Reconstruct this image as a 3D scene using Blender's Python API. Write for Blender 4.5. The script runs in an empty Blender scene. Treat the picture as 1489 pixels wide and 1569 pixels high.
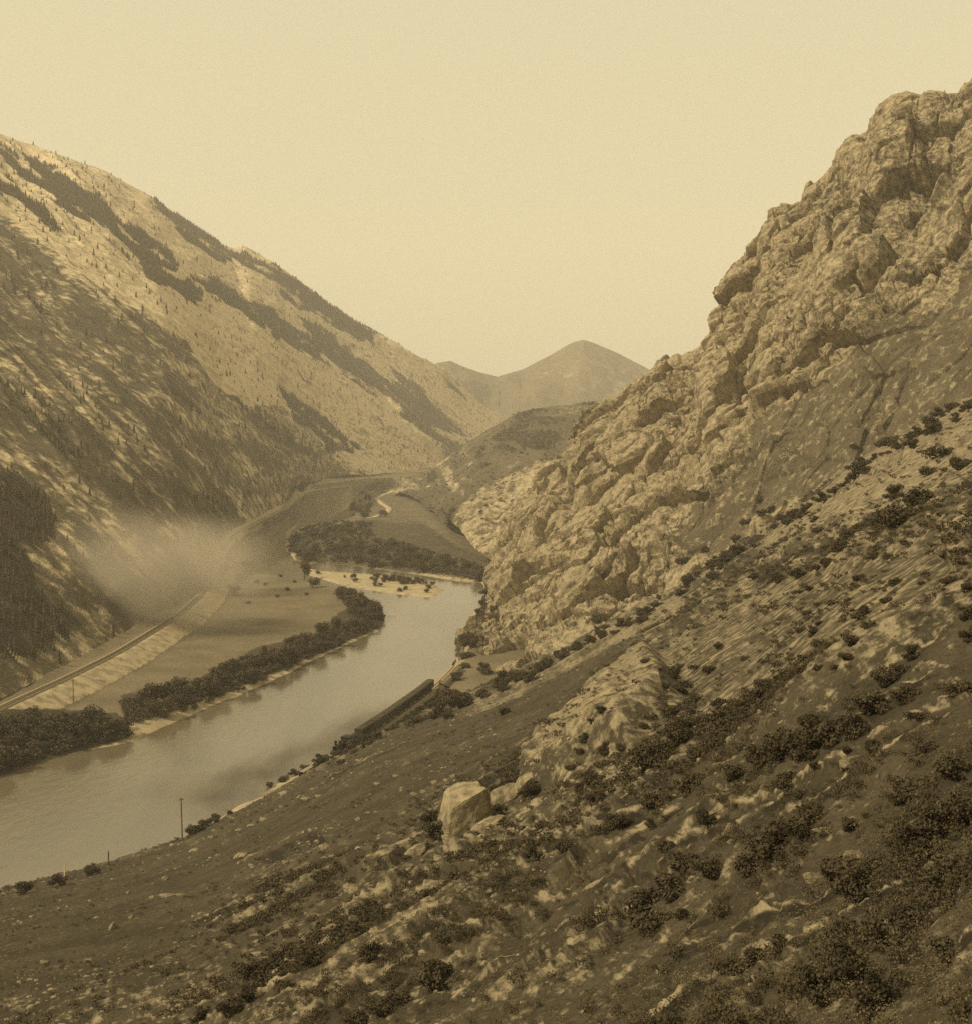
import bpy, math, random
import numpy as np
from mathutils import Vector
R = math.radians
rng = np.random.default_rng(11)
random.seed(5)
sc = bpy.context.scene
col = sc.collection

# ------------------------------------------------------------------ camera
F, CU, HZ, CH = 1800.0, 744.5, 650.0, 110.0      # focal length and horizon in photo pixels, camera height in metres
PW, PH = 1489.0, 1569.0
cd = bpy.data.cameras.new('camera'); cam = bpy.data.objects.new('camera', cd); col.objects.link(cam)
cam.location = (0, 0, CH); cam.rotation_euler = (R(90), 0, 0)
cd.sensor_fit = 'VERTICAL'; cd.sensor_height = 36.0
cd.lens = F / PH * 36.0
cd.shift_y = -(PH / 2 - HZ) / PH
cd.clip_start = 0.5; cd.clip_end = 60000
sc.camera = cam

# ------------------------------------------------------------------ world, sun, exposure
SUN_AZ, SUN_EL = 246.0, 42.0                     # azimuth clockwise from +Y, elevation
w = bpy.data.worlds.new("World"); sc.world = w; w.use_nodes = True
nt = w.node_tree; nt.nodes.clear()
sky = nt.nodes.new('ShaderNodeTexSky'); sky.sky_type = 'NISHITA'; sky.sun_disc = False
sky.sun_elevation = R(SUN_EL); sky.sun_rotation = R(SUN_AZ); sky.dust_density = 4.0; sky.air_density = 1.0
bw = nt.nodes.new('ShaderNodeRGBToBW')
rmp = nt.nodes.new('ShaderNodeMapRange'); rmp.inputs['From Min'].default_value = 0; rmp.inputs['From Max'].default_value = 14
rmp.inputs['To Min'].default_value = 5.2; rmp.inputs['To Max'].default_value = 8.6
tint = nt.nodes.new('ShaderNodeVectorMath'); tint.operation = 'SCALE'; tint.inputs[0].default_value = (1.19, 1.085, 0.71)
bg = nt.nodes.new('ShaderNodeBackground'); bg.inputs['Strength'].default_value = 0.105
wo = nt.nodes.new('ShaderNodeOutputWorld')
nt.links.new(sky.outputs[0], bw.inputs[0]); nt.links.new(bw.outputs[0], rmp.inputs['Value'])
nt.links.new(rmp.outputs[0], tint.inputs['Scale']); nt.links.new(tint.outputs[0], bg.inputs['Color'])
nt.links.new(bg.outputs[0], wo.inputs['Surface'])
sl = bpy.data.lights.new('sun', 'SUN'); sl.energy = 4.8; sl.angle = R(0.6); sl.color = (1.0, 0.88, 0.62)
sun = bpy.data.objects.new('sun', sl); col.objects.link(sun)
az, el = R(SUN_AZ), R(SUN_EL)
SD = Vector((math.sin(az) * math.cos(el), math.cos(az) * math.cos(el), math.sin(el)))
sun.rotation_euler = SD.to_track_quat('Z', 'Y').to_euler(); sun.location = (-200, -200, 700)
sc.view_settings.view_transform = 'Standard'; sc.view_settings.look = 'None'
sc.view_settings.exposure = 0.0; sc.view_settings.gamma = 1.0
sc.render.engine = 'CYCLES'
sc.cycles.max_bounces = 5; sc.cycles.volume_bounces = 1
sc.cycles.use_denoising = False
sc.cycles.volume_step_rate = 1.0; sc.cycles.volume_max_steps = 64

# ------------------------------------------------------------------ noise in numpy
def h3(i, j, k, seed):
    n = (i.astype(np.int64) * 374761393 + j.astype(np.int64) * 668265263 + k.astype(np.int64) * 2147483647 + seed * 1274126177) & 0xFFFFFFFF
    n = ((n ^ (n >> 13)) * 1274126177) & 0xFFFFFFFF
    n = ((n ^ (n >> 15)) * 2246822519) & 0xFFFFFFFF
    return ((n ^ (n >> 16)) & 0xFFFFFF) / float(0xFFFFFF)
def noise(x, y, z, seed=0):                       # value noise in -1..1
    i = np.floor(x); j = np.floor(y); k = np.floor(z)
    fx, fy, fz = x - i, y - j, z - k
    fx = fx * fx * (3 - 2 * fx); fy = fy * fy * (3 - 2 * fy); fz = fz * fz * (3 - 2 * fz)
    i = i.astype(np.int64); j = j.astype(np.int64); k = k.astype(np.int64)
    r = 0
    for a in (0, 1):
        wa = fx if a else 1 - fx
        for b in (0, 1):
            wb = wa * (fy if b else 1 - fy)
            r = r + wb * ((1 - fz) * h3(i + a, j + b, k, seed) + fz * h3(i + a, j + b, k + 1, seed))
    return r * 2 - 1
def fbm(x, y, z, oc=4, seed=0, g=0.5):
    s = 0; a = 1; t = 0
    for o in range(oc):
        s = s + a * noise(x * 2**o, y * 2**o, z * 2**o, seed + o * 7); t += a; a *= g
    return s / t
def ridged(x, y, z, oc=4, seed=0, g=0.5):
    s = 0; a = 1; t = 0
    for o in range(oc):
        s = s + a * (1 - 2 * np.abs(noise(x * 2**o, y * 2**o, z * 2**o, seed + o * 7))); t += a; a *= g
    return s / t
def worley(x, y, z, seed=0, vec=False):                      # F1, F2, value of the nearest cell
    i = np.floor(x).astype(np.int64); j = np.floor(y).astype(np.int64); k = np.floor(z).astype(np.int64)
    f1 = np.full(x.shape, 9.0); f2 = np.full(x.shape, 9.0); cv = np.zeros(x.shape); vx = np.zeros(x.shape); vz = np.zeros(x.shape)
    for a in (-1, 0, 1):
        for b in (-1, 0, 1):
            for c in (-1, 0, 1):
                ii, jj, kk = i + a, j + b, k + c
                v = h3(ii, jj, kk, seed)
                d = (ii + v - x)**2 + (jj + (v * 7.31) % 1 - y)**2 + (kk + (v * 13.7) % 1 - z)**2
                m = d < f1
                f2 = np.where(m, f1, np.minimum(f2, d)); cv = np.where(m, (v * 29.3) % 1, cv)
                if vec: vx = np.where(m, x - ii - v, vx); vz = np.where(m, z - kk - (v * 13.7) % 1, vz)
                f1 = np.where(m, d, f1)
    return (np.sqrt(f1), np.sqrt(f2), cv) + ((vx, vz) if vec else ())
def sstep(a, b, x):
    t = np.clip((x - a) / (b - a), 0, 1); return t * t * (3 - 2 * t)
def inpoly(u, v, poly):
    r = np.zeros(np.shape(u), bool); n = len(poly)
    for a in range(n):
        x1, y1 = poly[a]; x2, y2 = poly[(a + 1) % n]
        if y1 == y2: continue
        c = ((y1 > v) != (y2 > v)) & (u < (x2 - x1) * (v - y1) / (y2 - y1) + x1)
        r ^= c
    return r
def segdist(x, y, pts, closed=True):
    d = np.full(np.shape(x), 1e12); n = len(pts)
    for a in range(n if closed else n - 1):
        x1, y1 = pts[a]; x2, y2 = pts[(a + 1) % n]
        dx, dy = x2 - x1, y2 - y1; L = dx * dx + dy * dy + 1e-9
        t = np.clip(((x - x1) * dx + (y - y1) * dy) / L, 0, 1)
        d = np.minimum(d, (x - x1 - t * dx)**2 + (y - y1 - t * dy)**2)
    return np.sqrt(d)
def softpoly(u, v, poly, s=6.0):                  # 0..1 with an edge s pixels soft
    d = segdist(u, v, poly); sg = np.where(inpoly(u, v, poly), 1.0, -1.0)
    return sstep(-s, s, d * sg)
def world(u, v, Y):
    u = np.asarray(u, float); v = np.asarray(v, float); Y = np.asarray(Y, float)
    return np.stack([(u - CU) / F * Y, Y + 0 * u, CH - (v - HZ) / F * Y], -1)
def pix(P):
    return P[..., 0] / P[..., 1] * F + CU, HZ + (CH - P[..., 2]) / P[..., 1] * F
def zm(pts, x0, y0, s):                           # points read off an enlargement of the photo
    return [(x0 + p[0] / s, y0 + p[1] / s) + tuple(p[2:]) for p in pts]

# ------------------------------------------------------------------ mesh helpers
def tag(o, label=None, cat=None, group=None, kind=None):
    if label: o['label'] = label
    if cat: o['category'] = cat
    if group: o['group'] = group
    if kind: o['kind'] = kind
    return o
def mesh_np(name, V, faces, mat, smooth=True, attrs=None):
    me = bpy.data.meshes.new(name)
    V = np.asarray(V, np.float32); faces = np.asarray(faces, np.int32); k = faces.shape[1]
    me.vertices.add(len(V)); me.vertices.foreach_set('co', V.ravel())
    me.loops.add(faces.size); me.loops.foreach_set('vertex_index', faces.ravel())
    me.polygons.add(len(faces)); me.polygons.foreach_set('loop_start', np.arange(0, faces.size, k, dtype=np.int32))
    me.polygons.foreach_set('use_smooth', np.full(len(faces), smooth))
    for n, a in (attrs or {}).items():
        at = me.attributes.new(n, 'FLOAT', 'POINT'); at.data.foreach_set('value', np.asarray(a, np.float32).ravel())
    me.update(calc_edges=True); me.materials.append(mat)
    return me
def link(name, me, parent=None):
    o = bpy.data.objects.new(name, me); col.objects.link(o)
    if parent: o.parent = parent
    return o
def gridfaces(Rn, Cn, flip=False):
    a = np.arange(Rn * Cn).reshape(Rn, Cn)
    f = np.stack([a[:-1, :-1], a[:-1, 1:], a[1:, 1:], a[1:, :-1]], -1).reshape(-1, 4)
    return f[:, ::-1] if flip else f
def sheet(name, P, mat, attrs=None, smooth=True, flip=False):
    Rn, Cn = P.shape[:2]
    return link(name, mesh_np(name, P.reshape(-1, 3), gridfaces(Rn, Cn, flip), mat, smooth, attrs))
def normals(P, facing):                           # unit normals of a grid, turned to face a point
    du = np.gradient(P, axis=1); dv = np.gradient(P, axis=0)
    n = np.cross(du, dv); n /= np.linalg.norm(n, axis=-1, keepdims=True) + 1e-9
    return n * (1.0 if np.median(((facing - P) * n).sum(-1)) > 0 else -1.0)
def blur(A, n=6):
    for _ in range(n):
        A = (A + np.roll(A, 1, 0) + np.roll(A, -1, 0) + np.roll(A, 1, 1) + np.roll(A, -1, 1)) / 5 if A.ndim == 2 else A
    return A
def interp_cols(keys, us):                        # keys: rows (u, a, b, ...) -> smooth columns at us
    K = np.array(keys, float); out = []
    for c in range(1, K.shape[1]): out.append(np.interp(us, K[:, 0], K[:, c]))
    return out

# ------------------------------------------------------------------ materials
TINT = (1.0, 0.80, 0.50)
def tone(l, k=1.0):                               # warm grey-brown of a given albedo
    return (l * TINT[0], l * (1 - (1 - TINT[1]) * k), l * (1 - (1 - TINT[2]) * k), 1)
class NT:
    def __init__(s, name):
        s.m = bpy.data.materials.new(name); s.m.use_nodes = True; s.t = s.m.node_tree; s.t.nodes.clear()
        s.out = s.n('ShaderNodeOutputMaterial')
    def n(s, ty, **kw):
        nd = s.t.nodes.new(ty)
        for k, v in kw.items(): setattr(nd, k, v)
        return nd
    def l(s, a, b): s.t.links.new(a, b)
    def noise(s, scale, detail=5, rough=0.6, vec=None, off=0):
        nd = s.n('ShaderNodeTexNoise'); nd.inputs['Scale'].default_value = scale
        nd.inputs['Detail'].default_value = detail; nd.inputs['Roughness'].default_value = rough
        if vec is not None: s.l(vec, nd.inputs['Vector'])
        return nd.outputs['Fac']
    def ramp(s, x, a, b, lo=0.0, hi=1.0):
        nd = s.n('ShaderNodeMapRange', interpolation_type='SMOOTHSTEP')
        nd.inputs['From Min'].default_value = a; nd.inputs['From Max'].default_value = b
        nd.inputs['To Min'].default_value = lo; nd.inputs['To Max'].default_value = hi
        s.l(x, nd.inputs['Value']); return nd.outputs[0]
    def math(s, op, a, b=None, clamp=False):
        nd = s.n('ShaderNodeMath', operation=op, use_clamp=clamp)
        for q, x in ((0, a), (1, b)):
            if x is None: continue
            if isinstance(x, (int, float)): nd.inputs[q].default_value = x
            else: s.l(x, nd.inputs[q])
        return nd.outputs[0]
    def mix(s, f, a, b, mode='MIX'):
        nd = s.n('ShaderNodeMix', data_type='RGBA', blend_type=mode)
        for q, x in ((0, f), (6, a), (7, b)):
            if isinstance(x, (int, float)): nd.inputs[q].default_value = x
            elif isinstance(x, tuple): nd.inputs[q].default_value = x
            else: s.l(x, nd.inputs[q])
        return nd.outputs[2]
    def attr(s, name):
        nd = s.n('ShaderNodeAttribute'); nd.attribute_name = name; return nd.outputs['Fac']
    def pos(s): return s.n('ShaderNodeNewGeometry').outputs['Position']
    def mapped(s, scale=(1, 1, 1), rot=(0, 0, 0)):
        nd = s.n('ShaderNodeMapping'); nd.inputs['Scale'].default_value = scale; nd.inputs['Rotation'].default_value = rot
        s.l(s.pos(), nd.inputs['Vector']); return nd.outputs[0]
    def finish(s, colr, rough=0.95, bump=None, dist=1.0, strength=1.0, spec=0.1):
        b = s.n('ShaderNodeBsdfPrincipled'); b.inputs['Roughness'].default_value = rough
        b.inputs['Specular IOR Level'].default_value = spec
        if isinstance(colr, tuple): b.inputs['Base Color'].default_value = colr
        else: s.l(colr, b.inputs['Base Color'])
        if bump is not None:
            bp = s.n('ShaderNodeBump'); bp.inputs['Distance'].default_value = dist; bp.inputs['Strength'].default_value = strength
            s.l(bump, bp.inputs['Height']); s.l(bp.outputs[0], b.inputs['Normal'])
        s.l(b.outputs[0], s.out.inputs['Surface']); return s.m

def land(name, size, soil, soil2, rock, rock2, veg, bumpd, stones=None, speck=0.0):
    """ground of soil, bare rock (attribute rock) and plant cover, ledge shade and dark cracks (attribute veg); size = metres of the finest grain"""
    t = NT(name); p = t.pos()
    big = t.noise(0.06 / size, 5, 0.6, p); mid = t.noise(0.3 / size, 6, 0.65, p); fine = t.noise(1.6 / size, 4, 0.7, p)
    c_soil = t.mix(t.ramp(big, 0.35, 0.65), soil, soil2)
    c_soil = t.mix(t.ramp(fine, 0.35, 0.7, 0, 0.55), c_soil, veg)
    c_rock = t.mix(t.ramp(mid, 0.35, 0.65), rock2, rock)
    c_rock = t.mix(t.ramp(fine, 0.52, 0.75, 0, 0.5), c_rock, rock2)
    rk = t.math('ADD', t.attr('rock'), t.math('MULTIPLY', t.math('SUBTRACT', mid, 0.5), 1.3))
    c = t.mix(t.ramp(rk, 0.30, 0.72), c_soil, c_rock)
    vg = t.math('ADD', t.attr('veg'), t.math('MULTIPLY', t.math('SUBTRACT', mid, 0.5), 0.9))
    c = t.mix(t.ramp(vg, 0.36, 0.68), c, veg)
    if stones:
        vo = t.n('ShaderNodeTexVoronoi'); vo.inputs['Scale'].default_value = 1 / stones; t.l(p, vo.inputs['Vector'])
        s1 = t.ramp(vo.outputs['Distance'], 0.16, 0.26, 1, 0)
        s1 = t.math('MULTIPLY', s1, t.ramp(t.noise(0.35 / size, 3, 0.6, p), 0.48, 0.62))
        c = t.mix(t.math('MULTIPLY', s1, speck), c, rock)
    hb = t.math('ADD', t.math('MULTIPLY', mid, 1.0), t.math('MULTIPLY', fine, 0.35))
    return t.finish(c, 0.95, hb, bumpd, 0.9)

M = {}
M['fore'] = land('dry_grass_slope', 0.45, tone(.088), tone(.055), tone(.30), tone(.15), tone(.028), 0.5, 0.9, 0.6)
M['cliff'] = land('limestone_cliff', 1.0, tone(.15), tone(.10), tone(.40), tone(.19), tone(.03), 1.6)
M['mountain'] = land('mountain_slope', 3.2, tone(.13), tone(.085), tone(.62), tone(.42), tone(.045), 2.2)
M['hill'] = land('hill_slope', 2.5, tone(.14), tone(.09), tone(.46), tone(.28), tone(.05), 2.4)
M['floor'] = land('meadow', 1.6, tone(.20), tone(.145), tone(.40), tone(.30), tone(.06), 0.25)
M['peak'] = land('peak_slope', 12.0, tone(.16), tone(.13), tone(.30), tone(.22), tone(.10), 7.0)
def leafmat(name, a, b, sc_=1.2):
    t = NT(name); f = t.noise(sc_, 3, 0.6, t.pos())
    oi = t.n('ShaderNodeObjectInfo')
    c = t.mix(t.ramp(f, 0.3, 0.7), tone(a, 1.15), tone(b, 1.15))
    c = t.mix(t.math('MULTIPLY', oi.outputs['Random'], 0.35), c, tone(b * 1.3, 1.1))
    return t.finish(c, 0.8)
M['leaf'] = leafmat('shrub_leaves', .028, .075); M['sage'] = leafmat('sage_leaves', .04, .085)  # wide shrub leaf range, mottled by noise, imitates lit bush tops in colour
M['tree'] = leafmat('tree_leaves', .034, .085)  # same wide range puts lit crown tops into the leaf colour
M['pine'] = leafmat('pine_needles', .045, .075, 0.1)
M['brush'] = leafmat('dry_brush', .07, .15, 2.0)
M['bark'] = NT('bark').finish(tone(.07))
t = NT('stone'); p = t.n('ShaderNodeTexCoord').outputs['Object']
n1 = t.noise(2.5, 6, 0.65, p)
M['stone'] = t.finish(t.mix(t.ramp(n1, 0.35, 0.65), tone(.15), tone(.33)), 0.9, n1, 0.35, 1.0)
t = NT('weathered_wood'); M['wood'] = t.finish(t.mix(t.noise(3, 4, 0.6, t.pos()), tone(.08), tone(.14)))
M['paint'] = NT('white_paint').finish(tone(.6, .8))
M['steel'] = NT('rail_steel').finish(tone(.13), 0.5)
t = NT('ballast'); f = t.noise(1.2, 4, 0.7, t.pos()); M['ballast'] = t.finish(t.mix(t.ramp(f, .3, .7), tone(.22), tone(.34)), .95, f, .2)
t = NT('pale_dirt'); f = t.noise(.5, 4, 0.7, t.pos()); M['dirt'] = t.finish(t.mix(t.ramp(f, .3, .7), tone(.34), tone(.46)))
# river water: silty, rippled
t = NT('river_water')
r1 = t.noise(0.35, 4, 0.6, t.mapped((1, 0.55, 1), (0, 0, R(-35)))); r2 = t.noise(0.02, 4, 0.6, t.mapped((1, .35, 1), (0, 0, R(-35))))
b = t.n('ShaderNodeBsdfPrincipled'); b.inputs['Roughness'].default_value = 0.14; b.inputs['IOR'].default_value = 1.85
t.l(t.mix(t.ramp(r2, .35, .65), tone(.105), tone(.155)), b.inputs['Base Color'])
bp = t.n('ShaderNodeBump'); bp.inputs['Distance'].default_value = 0.10; bp.inputs['Strength'].default_value = 0.7
t.l(r1, bp.inputs['Height']); t.l(bp.outputs[0], b.inputs['Normal']); t.l(b.outputs[0], t.out.inputs['Surface'])
M['water'] = t.m

# ------------------------------------------------------------------ river outline (photo points dropped on the water plane z = 0)
RIVER = [(-500,1340),(-300,1275),(0,1190),(65,1167),(130,1150),(200,1137),(260,1110),(300,1092),(400,1052),(480,1012),(540,985),(578,968),(592,950),
         (582,928),(555,912),(530,903),(500,897),(460,888),(420,882),(345,877),(340,868),(352,845),(385,815),(420,792),(440,780),(452,765),(478,752),(535,744),
         (538,764),(526,782),(498,794),(455,803),(440,815),(438,842),(452,858),(470,864),(500,861),(560,869),(650,882),(700,890),(738,893),(744,905),(735,930),(715,952),(704,968),
         (706,988),(700,1010),(678,1040),(620,1085),(560,1122),(510,1152),(400,1217),(280,1285),(160,1325),(0,1372),(-300,1440),(-500,1500)]
ISLAND = [(468,871),(500,876),(560,880),(610,884),(655,891),(684,905),(665,916),(620,912),(570,905),(530,899),(495,888),(470,880)]
def flat(pts, z=0.0):
    return [((u - CU) / (v - HZ) * (CH - z), F * (CH - z) / (v - HZ)) for u, v in pts]
RW, IW = flat(RIVER), flat(ISLAND)
# railway along the far side of the valley, about 11 m above the water
RAIL = [(-260,1215),(0,1085),(100,1040),(180,1000),(270,945),(305,915),(328,880),(342,848),(362,818),(400,797),(436,779),(447,760),(455,748),(500,737),(560,730),(640,724),(700,719)]
RAILW = flat(RAIL, 7.0)

# ------------------------------------------------------------------ valley floor
us = np.arange(-560, 1120, 2.2)
vs = np.concatenate([np.arange(699, 900, 0.9), np.arange(900, 1560, 1.8)])
U, V = np.meshgrid(us, vs)
Yg = F * CH / (V - HZ); X = (U - CU) / F * Yg
sd = segdist(X, Yg, RW) * np.where(inpoly(X, Yg, RW), -1, 1)
si = segdist(X, Yg, IW) * np.where(inpoly(X, Yg, IW), 1, -1)
wob = 1.6 * fbm(X / 14, Yg / 14, X * 0, 3, 3)
land_d = np.maximum(sd, si) + wob
Z = np.where(land_d < 0, np.maximum(land_d * 0.35, -2.0), np.minimum(land_d * 0.28, 2.2 + 0 * X))
isl = (si > -3)
Z = np.where(isl & (Z > 0), np.minimum(Z, 0.9), Z)
Z += np.where(Z > 1.5, 0.5 * fbm(X / 40, Yg / 40, X * 0, 3, 9) + 0.15 * fbm(X / 7, Yg / 7, X * 0, 2, 19), 0)
# embankment that carries the railway: a step cut up to the toe of the mountain
dr = segdist(X, Yg, RAILW, False)
sgn = np.sign(X - np.interp(Yg, [q[1] for q in RAILW], [q[0] for q in RAILW]))
emb = np.where(sgn > 0, 6.8 - np.maximum(dr - 4, 0) * 0.42, 6.8 + np.minimum(np.maximum(dr - 6, 0) * 0.25, 3))
emb = emb + 0.15 * fbm(X / 5, Yg / 5, X * 0, 3, 29) * (dr > 6)
Z = np.where((emb > Z) & (land_d > 0), emb, Z)
Z = np.where((emb > Z) & (land_d <= 0) & (sgn < 0), emb, Z)
P = np.stack([X, Yg, Z], -1)
pu, pv = pix(P)
ju = 5 * fbm(X / 20, Yg / 20, X * 0, 3, 41); jv = 2.5 * fbm(X / 20, Yg / 20, X * 0 + 5, 3, 43)
qu, qv = pu + ju, pv + jv
rock = np.zeros_like(X) + 0.12
def paint(A, poly, val, s=4): 
    m = softpoly(qu, qv, poly, s); return A * (1 - m) + val * m
rock = np.where((emb > 2.6) & (sgn > 0) & (land_d > 0) & (Yg < 1200), 0.64, rock)
for poly in ([(40,1175),(180,1115),(250,1098),(285,1082),(300,1090),(250,1115),(180,1142),(60,1172)],
             [(340,1066),(400,1040),(412,1044),(350,1072)], [(400,868),(470,862),(560,868),(560,880),(480,880),(400,876)],
             [(468,871),(600,884),(684,905),(665,916),(570,905),(470,884)],
             [(440,740),(470,728),(560,724),(680,716),(690,728),(610,734),(560,733),(480,742),(455,760),(440,770)],
             [(330,850),(350,815),(400,790),(440,768),(455,775),(430,790),(380,815),(345,840)],
             [(450,815),(465,812),(464,820),(450,822)]):
    rock = paint(rock, poly, 0.85, 2)
rock = np.where((land_d > -3) & (land_d < 5), np.maximum(rock, 0.62), rock)
veg = 0.20 + 0.18 * fbm(X / 60, Yg / 30, X * 0, 4, 51) + .22 * fbm(X / 7, Yg / 7, X * 0, 3, 53)
for poly, val in (([(335,830),(350,832),(380,815),(395,818),(375,840),(385,868),(345,872)], 0.7),
                  ([(440,820),(560,795),(650,800),(700,835),(760,862),(750,890),(650,880),(455,862)], 0.62),
                  ([(530,745),(700,728),(700,800),(600,800),(535,790)], 0.45),
                  ([(0,1085),(180,1090),(200,1130),(60,1172),(0,1190)], 0.75),
                  ([(183,1065),(300,1040),(400,990),(480,970),(540,925),(520,900),(590,930),(588,960),(440,1025),(300,1080),(190,1105)], 0.75)):
    veg = paint(veg, poly, val, 4)
veg = np.where(isl, np.minimum(veg, 0.2), veg)
sheet('valley_floor', P, M['floor'], {'rock': rock, 'veg': veg}, flip=True)['kind'] = 'structure'
# river water and the ground under everything
def plane(name, x0, x1, y0, y1, z, mat, n=1):
    V = [(x0, y0, z), (x1, y0, z), (x1, y1, z), (x0, y1, z)]
    o = link(name, mesh_np(name, V, [(0, 1, 2, 3)], mat)); o['kind'] = 'structure'; return o
plane('river_water', -900, 500, -600, 4200, 0.0, M['water'])
plane('ground', -9000, 9000, -9000, 9000, -3.0, M['floor'])

# ------------------------------------------------------------------ far mountain on the left
RID = [(-1300,-700,900,1.),(-900,-330,1400,1),(-450,-20,1700,1),(-250,80,1900,1),(-80,165,2100,1),(5,207,2250,1),(60,228,2330,1),(160,262,2500,1),(250,312,2700,1),(340,374,2850,1),(358,380,2900,1),(375,380,2950,1),
       (430,415,3020,1),(480,450,3100,1),(540,492,3200,1),(600,525,3300,1),(640,548,3400,1),(670,564,3500,1),(720,605,3650,1),(775,648,3800,1)]
TOE = [(-700,1500,205,1),(-300,1258,294,1),(5,1070,424,1),(130,1008,498,1),(270,928,641,1),(318,862,840,1),(342,818,1060,1),(400,790,1270,1),(437,770,1485,1),(446,748,1820,1),(500,733,2150,1),(570,727,2310,1),(640,720,2550,1),(690,712,2900,1),(730,698,3100,1),(775,690,3300,1)]
def resample(K, n):
    K = np.array([k[:3] for k in K], float); Wd = world(K[:, 0], K[:, 1], K[:, 2])
    d = np.r_[0, np.cumsum(np.hypot(np.diff(K[:, 0]), np.diff(K[:, 1])))]; d /= d[-1]
    s = np.linspace(0, 1, n)
    return d, Wd, s
def edge(K, s, marks):                            # world points along a traced line; marks give its parameter at each key
    K = np.array([k[:3] for k in K], float)
    iY = np.interp(s, marks, 1 / K[:, 2]); u = np.interp(s, marks, K[:, 0]); v = np.interp(s, marks, K[:, 1])
    return world(u, v, 1 / iY)
NC, NR = 1150, 620
s = np.linspace(0, 1, NC)
mr = np.interp([k[0] for k in RID], [-1300, -450, 5, 775], [0, .2, .35, 1])
mt = np.interp([k[0] for k in TOE], [-700, -300, 5, 775], [0, .14, .3, 1])
TOE = [(k[0], k[1], k[2] * (1.04 if k[2] < 1600 else 1.01)) for k in TOE]
A = edge(RID, s, mr); B = edge(TOE, s, mt)
tt = np.linspace(0, 1, NR)[:, None, None]
P = A[None] * (1 - tt) + B[None] * tt
P[..., 2] -= (30 * np.sin(np.pi * tt[..., 0]) * np.clip(1 - s, 0, 1))
pu, pv = pix(P)
q0 = pv - 0.76 * pu
q = pv - pu * (0.76 + 0.30 * sstep(350, 600, q0)); al = pu * 0.8 + pv * 0.6
D = P[..., 1]
nrm = normals(P, np.array((0., 0., 400.)))
edgef = sstep(0.0, 0.06, tt[..., 0]) * sstep(0, 0.05, 1 - tt[..., 0])
rib = ridged(q / 60 + 0.3 * fbm(al / 90, q / 40, q * 0, 3, 4), al / 420, q * 0, 3, 5, .6)
small = ridged(P[..., 0] / 40, P[..., 1] / 40, P[..., 2] / 40, 4, 15, .6)
rs = 1.0 * D / 1600
fine = ridged((q + 3 * fbm(al / 30, q / 12, q * 0, 2, 16)) / 15, al / 170, q * 0, 3, 17, .6)
near_ = 1 - .45 * sstep(1500, 700, D)
P = P + nrm * ((rib * 15 * rs * near_ + fine * 4 * rs * near_ + small * 2.2 * np.clip(rs, .4, 1.6)) * (0.25 + .75 * edgef) * sstep(1, .93, s)[None])[..., None]
pu2, pv2 = pix(P)
Z1 = lambda pts: zm(pts, 0, 200, 2.978)
wu = pu2 + 5 * fbm(q / 12, al / 40, q * 0, 3, 61) + 2; wv = pv2 + 7 * fbm(q / 10, al / 25, q * 0, 3, 63)
veg = np.zeros_like(pu); rock = np.zeros_like(pu) + 0.62
def pm(A, poly, val, s=3):
    m = softpoly(wu, wv, poly, s); return A * (1 - m) + val * m
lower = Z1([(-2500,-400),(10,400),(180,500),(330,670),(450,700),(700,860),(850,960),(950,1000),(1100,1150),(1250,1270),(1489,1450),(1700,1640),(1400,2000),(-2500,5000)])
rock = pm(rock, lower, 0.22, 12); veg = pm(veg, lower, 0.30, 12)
# pale ribs inside the darker lower slope
ribs2 = ridged(q / 26 + .5 * fbm(al / 60, q / 30, q * 0, 3, 71), al / 260, q * 0, 3, 73, .6)
lw = softpoly(wu, wv, lower, 8)
rock = rock + lw * sstep(0.15, 0.75, ribs2) * 0.20
veg = veg + (1 - lw) * sstep(0.25, 0.7, -ribs2) * 0.4 * sstep(300, 600, pv2)
st1 = ridged((q + 4 * fbm(al / 30, q / 10, q * 0, 3, 78)) / 11, al / 130, q * 0, 3, 79, .65)
veg = veg + lw * 0.25 * fbm(al / 50, q / 22, q * 0, 4, 77)
st2 = ridged((q + 3 * fbm(al / 22, q / 8, q * 0, 3, 178)) / 5.5, al / 60, q * 0, 2, 179, .6)
rock = rock + (.20 * st1 + .16 * st2) * (1 - .45 * lw); veg = veg - .20 * st1 + (1 - lw) * .42 * sstep(.1, .6, -st1) * sstep(230, 420, pv2)
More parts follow.
